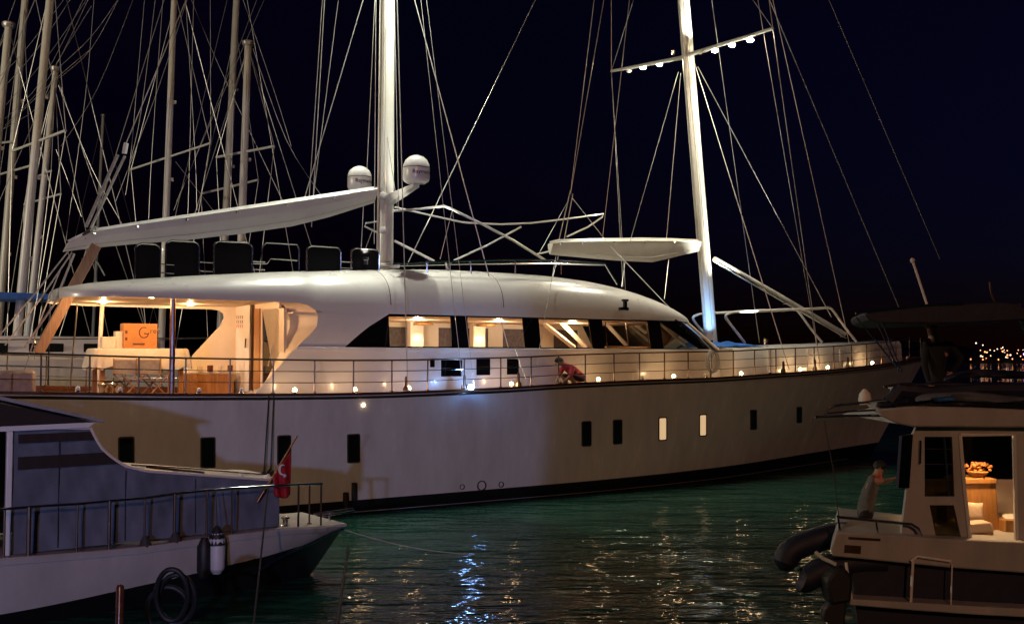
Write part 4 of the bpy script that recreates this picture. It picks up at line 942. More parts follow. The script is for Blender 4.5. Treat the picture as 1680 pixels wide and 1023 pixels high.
# ================================================================== CABIN BOAT, FOREGROUND RIGHT
rbt = empty('cabin_boat', (6.6, 16.0, 0)); tag(rbt, 'small cabin boat at the right with an open lit doorway and dark canvas roof', 'cabin boat')
ro = Vector((6.6, 16.0, 0))
def rw(px, py, d=0): return atY(px, py, 16.0 + d) - ro
def rp2(px, py, d=0): p = rw(px, py, d); return (p.x, p.z)
RM = lambda a_, b_, d: Vector((a_, d, b_))
RSK = [0]
def RMS(a_, b_, d):
    f_ = max(0, min(1, 1 - (a_ + 1.75) / 2.2)); return Vector((a_ + max(0, d) * .34 * f_, d, b_))
def rplate(name, pts, d0, d1, mt, par=None, holes=(), bevel=0):
    mb = MB(); mb.plate([rp2(x, y, d0) for x, y in pts], RMS if name in ('hull', 'hull_recess', 'flybridge_canopy') else RM, d0, d1, holes=[[rp2(x, y, d0) for x, y in h] for h in holes]); return mb.build(name, mt, par or rbt, bevel=bevel)
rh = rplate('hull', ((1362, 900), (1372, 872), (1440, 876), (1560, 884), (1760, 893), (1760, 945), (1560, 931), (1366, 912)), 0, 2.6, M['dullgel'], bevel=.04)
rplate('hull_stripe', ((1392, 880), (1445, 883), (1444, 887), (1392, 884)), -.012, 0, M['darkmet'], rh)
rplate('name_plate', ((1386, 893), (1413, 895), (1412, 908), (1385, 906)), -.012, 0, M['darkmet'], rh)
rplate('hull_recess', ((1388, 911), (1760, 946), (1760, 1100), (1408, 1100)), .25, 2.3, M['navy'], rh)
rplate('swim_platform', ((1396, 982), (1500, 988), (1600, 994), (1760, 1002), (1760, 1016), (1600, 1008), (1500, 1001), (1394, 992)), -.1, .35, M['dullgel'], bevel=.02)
for x0, y0, x1, y1 in ((1388, 922, 1397, 985), (1498, 915, 1494, 990), (1562, 925, 1560, 992)):
    mb = MB(); mb.tube([rw(x0, y0, -.05), rw(x1, y1, -.05)], .022 if x0 < 1550 else .012, 6); mb.build('ladder_tube', M['white'], rbt, smooth=True)
mb = MB(); mb.tube([rw(1494, 920, -.06), rw(1505, 912, -.06), rw(1560, 920, -.06)], .02, 6); mb.build('ladder_tube', M['white'], rbt, smooth=True)
# side deck
mb = MB(); dp = [rw(x, y, d) for x, y, d in ((1364, 898, .02), (1372, 872, .02), (1395, 853, .9), (1440, 846, 1.6), (1530, 842, 1.6), (1530, 884, .02))]
mb.add(dp + [p - Vector((0, 0, .06)) for p in dp], [tuple(range(6)), tuple(range(11, 5, -1))] + [(i, (i + 1) % 6, (i + 1) % 6 + 6, i + 6) for i in range(6)]); mb.build('side_deck', M['oldgel'], rbt)
mb = MB(); mb.tube([rw(x, y, .15) for x, y in ((1372, 846), (1378, 848), (1430, 853), (1470, 857), (1495, 859), (1506, 866), (1514, 884))], .024, 8); hr2 = mb.build('hand_rail', M['chrome'], rbt, smooth=True)
for x, y in ((1437, 853), (1375, 848)):
    mb = MB(); mb.tube([rw(x, y, .15), rw(x + 4, y + 28, .15)], .016, 6); mb.build('rail_post', M['chrome'], hr2)
# cabin walls
RSK[0] = 0
cab = rplate('cabin_wall', ((1498, 712), (1508, 690), (1780, 690), (1780, 898), (1478, 880), (1482, 850), (1488, 800)), .3, .38, M['dullgel'], holes=(
    ((1517, 716), (1562, 716), (1566, 814), (1517, 814)), ((1525, 828), (1565, 828), (1578, 886), (1536, 884)), ((1575, 713), (1664, 713), (1668, 893), (1592, 890)), ((1684, 716), (1760, 716), (1760, 890), (1688, 890))))
rplate('window_pane', ((1517, 716), (1562, 716), (1566, 814), (1517, 814)), .35, .36, M['smoke'], cab)
rplate('window_pane', ((1525, 828), (1565, 828), (1578, 886), (1536, 884)), .35, .36, M['smoke'], cab)
for pts in (((1575, 713), (1664, 713), (1668, 893)), ((1575, 713), (1582, 800), (1592, 890))):
    mb = MB(); mb.tube([rw(x, y, .28) for x, y in pts], .03, 6); mb.build('door_frame', M['gel'], cab, smooth=True)
mb = MB(); mb.tube([rw(1549, 718, .27), rw(1556, 812, .27)], .02, 6); mb.build('grab_rail', M['chrome'], cab, smooth=True)
mb = MB(); mb.tube([rw(1510, 722, .27), rw(1509, 760, .27)], .02, 6); mb.build('grab_rail', M['chrome'], cab, smooth=True)
for y in (735, 760, 785): rplate('window_slat', ((1517, y), (1562, y + .5), (1562, y + 2), (1517, y + 1.5)), .33, .345, M['darkmet'], cab)
rplate('cabin_front', ((1480, 715), (1498, 712), (1492, 800), (1474, 800)), .3, .42, M['black'])
rplate('cabin_back_wall', ((1500, 692), (1780, 692), (1780, 790), (1500, 790)), 2.35, 2.4, M['black'])
rplate('cabin_back_lining', ((1500, 786), (1780, 786), (1780, 900), (1500, 900)), 2.3, 2.34, M['cream'])
rplate('cabin_floor', ((1490, 905), (1780, 915), (1780, 920), (1490, 910)), .35, 2.3, M['orangewood'])
# roof with overhang
mb = MB(); rf = [[rw(x, y, d) for x, y in ((1436, 672), (1445, 682), (1470, 694), (1500, 700), (1600, 700), (1780, 702), (1780, 676), (1600, 668), (1500, 666))] for d in (.05, 2.7)]
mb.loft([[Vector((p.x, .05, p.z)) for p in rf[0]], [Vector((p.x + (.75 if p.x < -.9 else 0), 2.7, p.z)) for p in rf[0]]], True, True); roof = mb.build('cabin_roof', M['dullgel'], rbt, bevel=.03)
# bundled dark canvas on the roof
def bundle(name, pts, rad, mt, par, d, seed):
    rnd = random.Random(seed); P = [rw(x, y, d) for x, y in pts]; P = dens(P)
    rings = []
    for i, p in enumerate(P):
        f = math.sin(math.pi * min(1, max(0, (i + .4) / (len(P) - .2)))) ** .4
        ring = []
        for k in range(14):
            q = 2 * math.pi * k / 14; r_ = rad * f * (1 + .25 * math.sin(3 * q + i * .7 + seed) + rnd.uniform(-.12, .12)); ring.append(p + Vector((0, math.cos(q) * r_ * 1.8, math.sin(q) * r_ * .8)))
        rings.append(ring)
    mb = MB(); mb.loft(rings, True, True); return mb.build(name, mt, par, smooth=True, angle=60)
bundle('folded_canvas', ((1440, 664), (1480, 657), (1540, 655), (1620, 660), (1700, 662), (1780, 664)), .15, M['navy'], roof, .35, 3)
bundle('folded_canvas', ((1500, 655), (1530, 650), (1580, 650), (1640, 655), (1700, 655)), .09, M['canvas'], roof, .1, 8)
bundle('folded_canvas', ((1530, 654), (1545, 652), (1565, 654)), .06, M['blue'], roof, .05, 5)
bundle('folded_canvas', ((1550, 622), (1590, 612), (1650, 615), (1740, 614)), .08, M['navy'], roof, .6, 11)
mb = MB(); mb.tube([rw(x, y, .2) for x, y in ((1460, 660), (1475, 640), (1530, 646), (1600, 640), (1780, 640))], .12, 8); mb.build('canvas_roll', M['navy'], roof, smooth=True)
for pts, r in ((((1337, 684), (1390, 682), (1446, 681)), .022), (((1352, 684), (1358, 670), (1370, 665), (1440, 657), (1500, 652)), .02), (((1357, 678), (1400, 674), (1444, 672)), .016), (((1450, 634), (1480, 630), (1560, 629), (1780, 627)), .022), (((1620, 630), (1622, 660)), .018), (((1483, 632), (1484, 655)), .016)):
    mb = MB(); mb.tube([rw(x, y, .2) for x, y in pts], r, 8); mb.build('bimini_tube', M['chrome'], roof, smooth=True)
mb = MB(); mb.tube([rw(1352, 690, .1), rw(1368, 775, .15), rw(1376, 846, .15)], .008, 5); mb.build('stay_line', M['darkrope'], rbt)
p = rw(1419, 655, .3); mb = MB(); mb.lathe([(.08, -.08), (.1, 0), (.085, .09), (.03, .16), (0, .17)], p, 14); mb.build('horn_speaker', M['white'], roof, smooth=True)
p = rw(1467, 640, .4); mb = MB(); mb.lathe([(.04, -.12), (.06, -.1), (.06, .02), (.09, .03), (.09, .06), (.02, .09)], p, 12); mb.build('navigation_lamp', M['cream'], roof, smooth=True)
# flybridge top
fly = rplate('flybridge_canopy', ((1404, 516), (1412, 510), (1520, 500), (1640, 495), (1668, 497), (1690, 510), (1690, 524), (1560, 530), (1440, 530), (1412, 524)), .6, 3.2, M['navy'], bevel=.03)
mb = MB(); mb.tube([rw(x, y, .58) for x, y in ((1404, 514), (1450, 508), (1522, 500), (1580, 498))], .018, 6); mb.build('canopy_edge_tube', M['chrome'], fly, smooth=True)
for x0, y0, x1, y1 in ((1662, 500, 1700, 580), (1672, 498, 1712, 580), (1405, 520, 1470, 600), (1440, 530, 1476, 612), (1448, 530, 1480, 610)):
    mb = MB(); mb.tube([rw(x0, y0, .7), rw(x1, y1, .7)], .025 if x0 > 1500 else .012, 6); mb.build('canopy_strut', M['chrome'], fly, smooth=True)
mb = MB(); mb.tube([rw(1498, 430, 1.5), rw(1521, 500, 1.5)], .022, 8); an = mb.build('antenna', M['gel'], fly, smooth=True)
mb = MB(); mb.lathe([(.025, -.03), (.04, .0), (.04, .03), (.015, .05)], rw(1497, 428, 1.5), 12); mb.build('antenna_head', M['gel'], an, smooth=True)
mb = MB(); mb.tube([rw(1624, 462, 1.5), rw(1626, 480, 1.5), rw(1633, 497, 1.5)], .02, 8); mb.build('antenna', M['darkmet'], fly, smooth=True)
# cabin interior things (each can be lifted out)
def rthing(name, label, cat):
    e = empty(name, ro); tag(e, label, cat); return e
cb = rthing('wooden_cabinet', 'honey coloured wooden cabinet inside the lit cabin doorway', 'cabinet')
mb = MB(); mb.plate([rp2(x, y, 1.2) for x, y in ((1578, 792), (1634, 790), (1642, 890), (1578, 890))], RM, 1.2, 1.8); mb.build('carcass', M['orangewood'], cb, bevel=.02)
mb = MB(); mb.plate([rp2(x, y, 1.17) for x, y in ((1574, 786), (1636, 785), (1636, 792), (1574, 793))], RM, 1.17, 1.85); mb.build('top_board', M['orangewood'], cb, bevel=.015)
vs = rthing('flower_bowl', 'bowl of dried orange flowers standing on the wooden cabinet', 'bowl')
p = rw(1604, 783, 1.45); mb = MB(); mb.lathe([(.07, 0), (.14, .05), (.17, .1), (.16, .11)], p, 16); mb.build('bowl', M['orangewood'], vs, smooth=True)
mb = MB(); rnd = random.Random(4)
for k in range(60):
    q = Vector((rnd.gauss(0, .09), rnd.gauss(0, .07), rnd.uniform(.08, .24))); mb.lathe([(0, -.02), (.03, 0), (.018, .02), (0, .03)], p + q, 6, Matrix.Rotation(rnd.uniform(-1, 1), 3, 'X'))
o = mb.build('flowers', M['flower'], vs); o['kind'] = 'stuff'
sf = rthing('bench_sofa', 'tan cushioned bench below the pillow in the cabin boat', 'bench')
mb = MB(); mb.plate([rp2(x, y, .6) for x, y in ((1582, 860), (1628, 856), (1634, 872), (1584, 876))], RM, .6, 1.2); mb.build('seat', M['cushion'], sf, bevel=.04)
mb = MB(); mb.plate([rp2(x, y, .62) for x, y in ((1584, 876), (1632, 872), (1632, 910), (1584, 910))], RM, .65, 1.2); mb.build('base', M['orangewood'], sf, bevel=.01)
pl_ = rthing('pillow', 'square pale pillow propped on the bench against the cabinet', 'pillow')
rings = []
c = rw(1597, 840, 1.0); rt = Matrix.Rotation(R(-18), 3, 'X') @ Matrix.Rotation(R(4), 3, 'Y')
mb = MB()
for j in range(9):
    v_ = -1 + j / 4; ring = []
    for i in range(9):
        u_ = -1 + i / 4; th = .07 * (1 - u_ ** 4) ** .5 * (1 - v_ ** 4) ** .5 if abs(u_) < 1 and abs(v_) < 1 else 0
        ring.append((u_, v_, th))
    rings.append(ring)
for sg in (-1, 1): mb.loft([[c + rt @ Vector((u_ * .17 * (1 - .06 * (1 - v_ * v_)), sg * th, v_ * .17 * (1 - .06 * (1 - u_ * u_)))) for u_, v_, th in r_] for r_ in rings])
mb.build('pillow_cover', M['cushion'], pl_, smooth=True, angle=70)
tbk = rthing('paper_sheet', 'white paper lying on the low counter right of the cabinet', 'paper'); mb = MB(); c = rw(1662, 848, 1.2); mb.box(c, (.3, .3, .012), Matrix.Rotation(.25, 3, 'X')); mb.build('sheet', M['white'], tbk)
ct = rthing('low_counter', 'low wooden counter right of the cabinet in the cabin boat', 'counter'); mb = MB(); mb.plate([rp2(x, y, 1.0) for x, y in ((1648, 852), (1740, 854), (1740, 910), (1648, 908))], RM, 1.0, 1.9); mb.build('carcass', M['orangewood'], ct, bevel=.02)
p = rw(1600, 705, .95); mb = MB(); mb.lathe([(.06, .0), (.06, -.03), (0, -.035)], p + Vector((0, 0, -.06)), 12); mb.build('cabin_lamp', M['e_warm'], roof)
lamp('SPOT', ro + p + Vector((0, 0, -.12)), 140, (1, .58, .26), None, .06, ro + rw(1612, 860, 1.1), 110, .7)
# inflatable and outboard beside it
inf = empty('inflatable_dinghy', ro); tag(inf, 'navy blue inflatable dinghy nosing out left of the cabin boat', 'dinghy')
for k, pts in enumerate((((1285, 935), (1296, 905), (1330, 888), (1380, 876), (1440, 880)), ((1312, 948), (1322, 950), (1350, 935), (1400, 922), (1450, 920)))):
    P = dens([rw(x, y, .9 - .5 * k) for x, y in pts]); n = len(P); mb = MB(); mb.tube(P, [.2 * min(1, .35 + i / 3) for i in range(n)], 14); mb.build('tube', M['pvc'], inf, smooth=True)
mb = MB(); mb.tube([rw(1338, 905, .3), rw(1350, 915, .2), rw(1372, 925, .1)], .03, 6); mb.build('grab_line', M['rope'], inf, smooth=True)
om = empty('outboard_motor', ro); tag(om, 'dark outboard motor hanging at the left end of the swim platform', 'outboard motor')
mb = MB(); mb.plate([rp2(x, y, 0) for x, y in ((1352, 950), (1362, 935), (1385, 930), (1397, 945), (1394, 985), (1360, 990))], RM, -.1, .3); mb.build('cowling', M['rubber'], om, bevel=.05)
mb = MB(); mb.plate([rp2(x, y, 0) for x, y in ((1365, 985), (1390, 985), (1386, 1040), (1350, 1015), (1352, 1000))], RM, .0, .2); mb.build('leg', M['rubber'], om, bevel=.03)

# ================================================================== PEOPLE
def person(name, label, joints, edges, mats, parent_loc, rz, hair=None, extra=None):
    """joints: name -> (pos, radius); edges: (a, b, material slot). One continuous skin-modifier body, faces coloured by the nearest limb."""
    names = list(joints); idx = {n: i for i, n in enumerate(names)}
    me = bpy.data.meshes.new('body'); me.from_pydata([joints[n][0] for n in names], [(idx[a_], idx[b_]) for a_, b_, _ in edges], [])
    o = bpy.data.objects.new('body', me); COL.objects.link(o)
    sk = o.modifiers.new('skin', 'SKIN'); sk.use_smooth_shade = True
    lay = me.skin_vertices[0].data
    for n in names:
        r = joints[n][1]; lay[idx[n]].radius = (r, r) if not isinstance(r, tuple) else r
    lay[0].use_root = True
    sb = o.modifiers.new('sub', 'SUBSURF'); sb.levels = 2; sb.render_levels = 2
    bpy.context.view_layer.update()
    m2 = bpy.data.meshes.new_from_object(o.evaluated_get(bpy.context.evaluated_depsgraph_get()))
    bpy.data.objects.remove(o)
    m2.materials.clear()
    for k in mats: m2.materials.append(M[k])
    rad = lambda n: (max(joints[n][1]) if isinstance(joints[n][1], tuple) else joints[n][1])
    segs = [(Vector(joints[a_][0]), Vector(joints[b_][0]), s_, rad(a_), rad(b_)) for a_, b_, s_ in edges]
    for p in m2.polygons:
        best = None
        for a_, b_, s_, ra_, rb_ in segs:
            d = b_ - a_; t_ = max(0, min(1, (p.center - a_).dot(d) / max(1e-9, d.length_squared))); q = (p.center - (a_ + d * t_)).length - (ra_ + (rb_ - ra_) * t_)
            if best is None or q < best[0]: best = (q, s_)
        p.material_index = best[1]; p.use_smooth = True
    root = empty('person', parent_loc, rz); tag(root, label, 'person')
    b_ = bpy.data.objects.new('body', m2); COL.objects.link(b_); b_.parent = root
    return root, b_
def head_bits(root, c, fwd, up, hairmat, cap=None):
    fwd = Vector(fwd).normalized(); up = Vector(up).normalized(); sd_ = fwd.cross(up).normalized(); rt = Matrix((fwd, sd_, up)).transposed()
    mb = MB(); rings = []
    for j in range(9):   # hair shell over crown and back
        ph = math.pi * .62 * j / 8; rings.append([Vector(c) + rt @ Vector((-.018 + .108 * math.sin(ph) * math.cos(q), .088 * math.sin(ph) * math.sin(q), .03 + .115 * math.cos(ph) + (.02 * math.sin(5 * q) if j > 5 else 0) + (.05 if j > 5 and math.cos(q) > .3 else 0))) for q in [2 * math.pi * k / 16 for k in range(16)]])
    mb.loft(rings, True, True); mb.build('hair', M[hairmat], root, smooth=True, angle=70)
    mb = MB()
    for s_ in (-1, 1):
        mb.lathe([(0, -.006), (.012, 0), (0, .008)], Vector(c) + rt @ Vector((.093, s_ * .033, .012)), 8, rt @ Matrix.Rotation(R(90), 3, 'Y'))
    mb.build('eyes', M['black'], root)
    mb = MB(); mb.tube([Vector(c) + rt @ Vector(q) for q in ((.092, 0, .02), (.118, 0, -.018), (.095, 0, -.03))], [.008, .016, .008], 8)
    for s_ in (-1, 1): mb.tube([Vector(c) + rt @ Vector(q) for q in ((0, s_ * .083, .02), (-.012, s_ * .097, .0), (0, s_ * .083, -.03))], .012, 6)
    mb.tube([Vector(c) + rt @ Vector(q) for q in ((.088, -.025, -.058), (.096, 0, -.06), (.088, .025, -.058))], .007, 6)
    mb.build('face_features', M['skin'], root, smooth=True)
def hand_joints(J, E_, wrist, d, n, side, slot, pre):
    """palm, four curled fingers and a thumb from the wrist along d; n is the palm normal"""
    d = Vector(d).normalized(); n = Vector(n).normalized(); s_ = d.cross(n).normalized() * side; w_ = Vector(J[wrist][0])
    J[pre + 'palm'] = (w_ + d * .06, (.03, .022)); E_.append((wrist, pre + 'palm', slot))
    for k, (off, ln) in enumerate(((-.032, .065), (-.011, .078), (.011, .074), (.032, .058))):
        a_ = w_ + d * .095 + s_ * off; J[pre + 'k%d' % k] = (a_, .0105); J[pre + 'm%d' % k] = (a_ + d * ln * .55 + n * .008, .0095); J[pre + 't%d' % k] = (a_ + d * ln * .85 + n * .034, .0085)
        E_ += [(pre + 'palm', pre + 'k%d' % k, slot), (pre + 'k%d' % k, pre + 'm%d' % k, slot), (pre + 'm%d' % k, pre + 't%d' % k, slot)]
    a_ = w_ + d * .045 - s_ * .042; J[pre + 'h0'] = (a_, .013); J[pre + 'h1'] = (a_ + d * .035 - s_ * .025 + n * .015, .011)
    E_ += [(pre + 'palm', pre + 'h0', slot), (pre + 'h0', pre + 'h1', slot)]

# crouching person in a red shirt on the side deck (local: x forward = to the left of the picture)
t = edge_t(953); base = edge(t, -1, .42, -.11)
J = {'pelvis': ((-.20, 0, .30), (.15, .14)), 'belly': ((-.10, 0, .42), (.14, .13)), 'chest': ((.10, 0, .60), (.17, .15)), 'neck': ((.27, 0, .70), .06), 'head0': ((.34, 0, .735), .085), 'head1': ((.40, 0, .75), .09)}
E_ = [('pelvis', 'belly', 0), ('belly', 'chest', 0), ('chest', 'neck', 0), ('neck', 'head0', 2), ('head0', 'head1', 2)]
for s_, nm in ((-1, 'l'), (1, 'r')):
    J.update({nm + 'sh': ((.14, s_ * .19, .60), .075), nm + 'el': ((.24, s_ * .24, .36), .05), nm + 'wr': ((.38, s_ * .14, .18), .034), nm + 'hip': ((-.18, s_ * .11, .27), .11), nm + 'kn': ((.20, s_ * .17, .38), .075), nm + 'an': ((.02, s_ * .15, .08), .045), nm + 'to': ((.20, s_ * .16, .035), .035)})
    E_ += [('chest', nm + 'sh', 0), (nm + 'sh', nm + 'el', 0), (nm + 'el', nm + 'wr', 2), ('pelvis', nm + 'hip', 1), (nm + 'hip', nm + 'kn', 1), (nm + 'kn', nm + 'an', 2), (nm + 'an', nm + 'to', 3)]
    hand_joints(J, E_, nm + 'wr', (.6, 0, -.8), (-.8, 0, -.6), s_, 2, nm)
r1, b1 = person('person', 'person in a red shirt crouching on the side deck behind the railing', J, E_, ['redshirt', 'dshorts', 'skin', 'blackwear'], YA.world(base), YA.rz + math.pi)
r1.scale = (1.32, 1.32, 1.08)
head_bits(r1, (.39, 0, .75), (.85, 0, -.5), (.5, 0, .85), 'hair')
# person leaning on the side deck of the cabin boat, arms to the cabin
def P_(px, py, d): p = atY(px, py, 16 + d); return p
c0 = P_(1428, 862, 1.3); org = Vector((c0.x, c0.y, c0.z))
L_ = lambda px, py, d: tuple(P_(px, py, d) - org)
J = {'pelvis': (L_(1419, 842, 1.3), (.15, .14)), 'belly': (L_(1421, 822, 1.3), (.14, .13)), 'chest': (L_(1430, 797, 1.3), (.17, .14)), 'neck': (L_(1437, 780, 1.28), .06), 'head0': (L_(1442, 774, 1.27), .08), 'head1': (L_(1445, 767, 1.27), .085)}
E_ = [('pelvis', 'belly', 0), ('belly', 'chest', 0), ('chest', 'neck', 2), ('neck', 'head0', 2), ('head0', 'head1', 2)]
for s_, nm, dd_ in ((-1, 'l', 1.12), (1, 'r', 1.5)):
    J.update({nm + 'sh': (L_(1434, 789, dd_), .07), nm + 'el': (L_(1452, 789, dd_ - .02), .047), nm + 'wr': (L_(1471, 784, dd_ - .1), .032), nm + 'hip': (L_(1419, 849, dd_ + .06), .11), nm + 'kn': (L_(1432, 880, dd_ + .06), .08), nm + 'an': (L_(1420, 915, dd_ + .06), .05), nm + 'to': (L_(1432, 921, dd_), .04)})
    E_ += [('chest', nm + 'sh', 0), (nm + 'sh', nm + 'el', 2), (nm + 'el', nm + 'wr', 2), ('pelvis', nm + 'hip', 1), (nm + 'hip', nm + 'kn', 1), (nm + 'kn', nm + 'an', 1), (nm + 'an', nm + 'to', 1)]
    hand_joints(J, E_, nm + 'wr', (.9, -.1, .2), (.2, 0, -1), s_, 2, nm)
r2, b2 = person('person', 'person in a grey shirt leaning over the stern with arms stretched to the cabin', J, E_, ['greyshirt', 'blackwear', 'skin'], org, 0)
head_bits(r2, Vector(L_(1444, 769, 1.27)), (.85, -.35, -.35), (.35, 0, .93), 'hair')
mb = MB(); cn = Vector(L_(1436, 782, 1.28)); mb.tube([cn + Vector((.085 * math.cos(q), .085 * math.sin(q), .02 * math.cos(q))) for q in [2 * math.pi * k / 14 for k in range(14)]], .03, 8, closed=True); mb.build('scarf', M['redshirt'], r2, smooth=True)
# dark figure standing under the flybridge canopy, hand on hip
c0 = P_(1536, 745, 1.9); org = Vector(c0)
L_ = lambda px, py, d=1.9: tuple(P_(px, py, d) - org)
J = {'pelvis': (L_(1537, 640), (.17, .15)), 'belly': (L_(1537, 615), (.17, .15)), 'chest': (L_(1536, 580), (.2, .16)), 'neck': (L_(1531, 553), .065), 'head0': (L_(1529, 543), .09), 'head1': (L_(1528, 533), .095),
     'lsh': (L_(1518, 566, 1.85), .085), 'lel': (L_(1517, 600, 1.8), .06), 'lwr': (L_(1524, 628, 1.65), .04), 'rsh': (L_(1556, 563, 1.9), .085), 'rel': (L_(1578, 588, 1.95), .06), 'rwr': (L_(1562, 612, 1.8), .04)}
E_ = [('pelvis', 'belly', 0), ('belly', 'chest', 0), ('chest', 'neck', 1), ('neck', 'head0', 1), ('head0', 'head1', 1), ('chest', 'lsh', 0), ('lsh', 'lel', 0), ('lel', 'lwr', 0), ('chest', 'rsh', 0), ('rsh', 'rel', 0), ('rel', 'rwr', 0)]
for x_, nm in ((1527, 'l'), (1547, 'r')):
    J.update({nm + 'hip': (L_(x_, 652), .12), nm + 'kn': (L_(x_, 695), .085), nm + 'an': (L_(x_, 738), .055), nm + 'to': (L_(x_ - 5, 744, 1.7), .04)})
    E_ += [('pelvis', nm + 'hip', 0), (nm + 'hip', nm + 'kn', 0), (nm + 'kn', nm + 'an', 0), (nm + 'an', nm + 'to', 0)]
hand_joints(J, E_, 'rwr', (-.8, -.2, -.4), (0, .9, 0), 1, 1, 'r'); hand_joints(J, E_, 'lwr', (.3, -.5, -.6), (0, .6, -.4), -1, 1, 'l')
r3, b3 = person('person', 'person in black standing under the dark canopy with one hand on hip', J, E_, ['blackwear', 'skin'], org, 0)
head_bits(r3, Vector(L_(1528, 535)), (-.5, -.8, 0), (0, 0, 1), 'greyhat')

# ================================================================== MOORED BOATS BEHIND
def back_boat(name, label, D, px_mid, length, heading, cabin_h, hullm, group=None, free=1.3):
    p = atY(px_mid, 588, D); fr = Frame((p.x, p.y), R(heading)); e = empty(name, fr.o, fr.rz); tag(e, label, 'sailboat' if name == 'sailboat' else 'motor boat', group)
    rings = []; n = 24; hl = length / 2; bw = length * .15
    for i in range(n + 1):
        x = -hl + length * i / n; g = i / n; hw_ = bw * (min(1, (.72 + g * .7)) if g < .5 else max(.02, 1 - ((g - .5) / .5) ** 2.3)); sh = free + .35 * g * g
        rings.append([Vector((x, -hw_, sh)), Vector((x, -hw_ * .95, sh * .5)), Vector((x - .03 * length * g, -hw_ * .8, .0)), Vector((x - .05 * length * g, 0, -.5)), Vector((x - .03 * length * g, hw_ * .8, .0)), Vector((x, hw_ * .95, sh * .5)), Vector((x, hw_, sh))])
    mb = MB(); mb.loft(rings, True, True); mb.build('hull', hullm, e, smooth=True, angle=50)
    mb = MB(); mb.loft([[Vector((x, y, z)) for y, z in ((-bw * .62, free), (-bw * .5, free + cabin_h), (bw * .5, free + cabin_h), (bw * .62, free))] for x in (-hl * .35, hl * .45)], False, False); a_ = mb.v; mb.add([a_[i] for i in range(4)], [(0, 1, 2, 3)]); mb.add([a_[i + 4] for i in range(4)], [(0, 1, 2, 3)]); cbn = mb.build('cabin', M['gel'], e, bevel=.06)
    for k in range(4):
        for s_ in (-1, 1):
            mb = MB(); mb.box((-hl * .25 + k * hl * .19, s_ * bw * .57, free + cabin_h * .55), (hl * .12, .05, cabin_h * .36), Matrix.Rotation(-s_ * .12, 3, 'X')); mb.build('cabin_window', M['black'], cbn, bevel=.02)
    for s_ in (-1, 1):
        mb = MB(); pts = [Vector((rings[i][0].x, s_ * abs(rings[i][0].y) * .95, rings[i][0].z + .75)) for i in range(1, n)]; mb.tube(pts, .02, 5); g = mb.build('life_rail', M['chrome'], e)
        for i in range(1, n, 3):
            mb = MB(); q = Vector((rings[i][0].x, s_ * abs(rings[i][0].y) * .95, rings[i][0].z)); mb.tube([q, q + Vector((0, 0, .76))], .016, 5); mb.build('stanchion', M['chrome'], g)
    return e, fr
def sail_mast(e, fr, top, bot, wpx, D, spreaders=(), mt='mast', stays=True, boomlen=0):
    pt, pb_ = fr.loc(atY(*top, D)), fr.loc(atY(*bot, D)); d = pt - pb_; z0 = 1.5
    p0 = pb_ + d * ((z0 - pb_.z) / d.z); r = wpx / F * D / 2
    mb = MB(); mb.tube([p0, p0.lerp(pt, .5), pt], [r * 1.05, r, r * .9], 12); ms = mb.build('mast', M[mt], e, smooth=True)
    mb = MB(); mb.lathe([(r * 1.2, 0), (r * 1.6, .1), (r * 1.6, .22), (r * .4, .3)], pt, 10); mb.build('masthead', M['wire'], ms, smooth=True)
    for (xa, ya), (xb, yb) in spreaders:
        a_, b_ = fr.loc(atY(xa, ya, D + 1.0)), fr.loc(atY(xb, yb, D - 1.0)); mb = MB(); mb.tube([a_, b_], r * .32, 6); sp = mb.build('spreader', M[mt], ms, smooth=True)
        for q in (a_, b_):
            mb = MB(); mb.tube([q, p0.lerp(pt, min(1, (q.z - p0.z) / (pt.z - p0.z) + .35))], .016, 4); mb.build('shroud', M['wire'], ms)
            mb = MB(); mb.tube([q, Vector((p0.x, q.y * .6 + p0.y * .4, 1.5))], .016, 4); mb.build('shroud', M['wire'], ms)
    if stays:
        for x_ in (-5, 6):
            mb = MB(); mb.tube([pt, Vector((x_, 0, 1.6))], .016, 4); mb.build('stay', M['wire'], ms)
    for k in range(3):
        q = p0.lerp(pt, .35 + .17 * k); mb = MB(); mb.box(q + Vector((r * 1.2, -r * .6, 0)), (.12, .1, .16)); mb.build('mast_fitting', M['wire'], ms)
    return ms
SB = [ # label, D, px_mid, length, top, bottom, width px, spreaders
    ('sailboat whose thick pale mast ends near the top left corner', 44, -60, 13, (14, 46), (-20, 400), 13, ()),
    ('sailboat with a dim bluish mast at the far left', 50, -10, 14, (46, -60), (4, 460), 12, (((-10, 236), (22, 232)), ((0, 286), (50, 272)))),
    ('sailboat with the bright tall mast leaning over at far left', 40, 20, 15, (90, -80), (36, 470), 14, (((20, 248), (108, 214)),)),
    ('sailboat with a shorter mast topped just right of the tallest left mast', 46, 60, 12, (91, 118), (57, 440), 10, (((40, 335), (100, 318)), ((60, 290), (84, 280)))),
    ('sailboat whose slim bright mast with wide spreaders rises behind the boom', 46, 260, 14, (288, -60), (272, 365), 11, (((215, 278), (345, 235)),)),
    ('sailboat with a dim tall mast left of the short capped mast', 60, 360, 15, (392, -80), (369, 390), 12, (((330, 318), (424, 295)),)),
    ('sailboat with a short capped mast behind the middle of the boom', 48, 400, 12, (407, 76), (396, 392), 13, (((355, 258), (450, 240)),)),
    ('sailboat with a faint reddish mast far behind at upper left', 90, 170, 12, (169, 192), (164, 300), 5, ()),
]
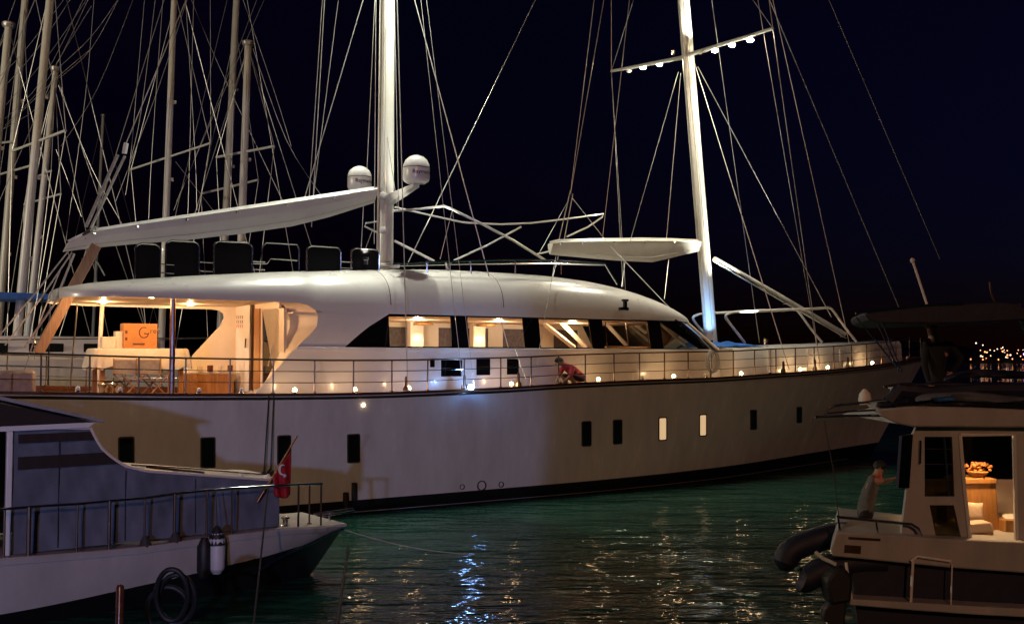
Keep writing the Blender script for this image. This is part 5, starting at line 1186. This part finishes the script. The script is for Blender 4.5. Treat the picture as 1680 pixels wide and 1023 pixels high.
for i, (lb, D, pm_, ln, tp, bt, wp, sps) in enumerate(SB):
    e, fr = back_boat('sailboat', lb, D, pm_, ln, 58 + 4 * math.sin(i * 2.1), .7, M['hull'], 'sailboats moored behind the yacht')
    sail_mast(e, fr, tp, bt, wp, D, sps)
    # running lines that sweep off each mast
    extra = {0: [((0, 125), (40, 84), (108, -5)), ((2, 148), (60, 82), (118, -5))], 2: [((8, 195), (70, 130), (140, -8)), ((8, 206), (80, 128), (148, -8)), ((95, 112), (150, 60), (196, -4)), ((98, 128), (150, 80), (196, -4)), ((5, 212), (100, 122), (150, 80))], 1: [((10, 172), (80, 90), (145, -5)), ((0, 215), (60, 178), (95, 128))],
             3: [((92, 105), (150, 10)), ((100, 240), (160, 145), (222, -10)), ((96, 140), (150, 275), (202, 370)), ((155, -10), (140, 160), (108, 395)), ((92, 245), (134, 356))],
             4: [((238, -10), (215, 250), (206, 320)), ((268, -10), (250, 240), (244, 360)), ((345, -5), (346, 236)), ((304, -10), (320, 250), (323, 345)), ((318, -10), (310, 300), (308, 352)), ((288, 265), (352, 348)), ((310, -10), (258, 150), (190, 330)), ((256, -10), (232, 180), (215, 260))],
             5: [((425, -10), (360, 160), (285, 345)), ((438, -10), (385, 110), (290, 330)), ((306, -20), (360, 110), (464, 330))],
             6: [((415, 80), (470, 230), (530, 325)), ((397, -5), (450, 150), (478, 240)), ((384, 120), (378, 350))]}.get(i, [])
    for pts in extra:
        P = [fr.loc(atY(x, y, D - .6)) for x, y in pts]; P = dens(P) if len(P) > 2 else P
        mb = MB(); mb.tube(P, .45 / F * D, 4); mb.build('running_line', M['wire'], e)
e, fr = back_boat('motor_cruiser', 'white motor cruiser seen through the cockpit opening beyond the stern', 40, 10, 20, 62, 1.0, M['gel'], None, 4.0)
p = [fr.loc(atY(x, y, 35)) for x, y in ((-80, 466), (108, 468), (106, 478), (-80, 480))]; mb = MB()
mb.plate([(q.x, q.z) for q in p], lambda a_, b_, d: Vector((a_, d, b_)), -1.2, 1.2); aw = mb.build('awning', M['blue'], e)
for x in (110, 122):
    a_ = fr.loc(atY(x - 40, 478, 35)); mb = MB(); mb.tube([a_, Vector((a_.x, a_.y, 3.2))], .03, 6); mb.build('awning_post', M['chrome'], aw)
e, fr = back_boat('motor_cruiser', 'grey hulled cruiser half hidden behind the cockpit windows', 42, 330, 12, 60, 1.3, M['hull'], None, 2.0)

# ================================================================== QUAY LIGHTING (behind the photographer), plus an added fill lamp far left
def quay_lamp(x, y, h, label):
    e = empty('quay_lamp', (x, y, 0)); tag(e, label, 'lamp post', 'quay lamps')
    mb = MB(); mb.lathe([(.16, -1), (.14, 0), (.07, .5), (.05, h)], seg=12); mb.build('post', M['darkmet'], e, smooth=True)
    mb = MB(); mb.box((0, -.25, h + .06), (.36, .4, .12)); mb.build('lamp_head', M['darkmet'], e, bevel=.02)
    return e
quay_lamp(-4.1, -9.0, 4.85, 'steel floodlight post on the quay with a bluish beam')
lamp('SPOT', (-4.1, -8.6, 4.75), 6000, (.36, .46, 1), None, .22, (-8.9, 27.0, 2.6), 31, .12, 'floodlight')
quay_lamp(4, -45, 24, 'tall amber street lamp on the quay behind the boats')
lamp('POINT', (4, -44.5, 23.8), 23000, (1, .47, .25), None, .25, name='street_light')
quay_lamp(-42, 20, 13, 'added white lamp post far to the left, brightening the masts')
lamp('POINT', (-42, 20.4, 12.9), 15000, (1, .88, .68), None, .25, name='added_mast_fill')  # made-up lamp, added as fill to brighten the left masts
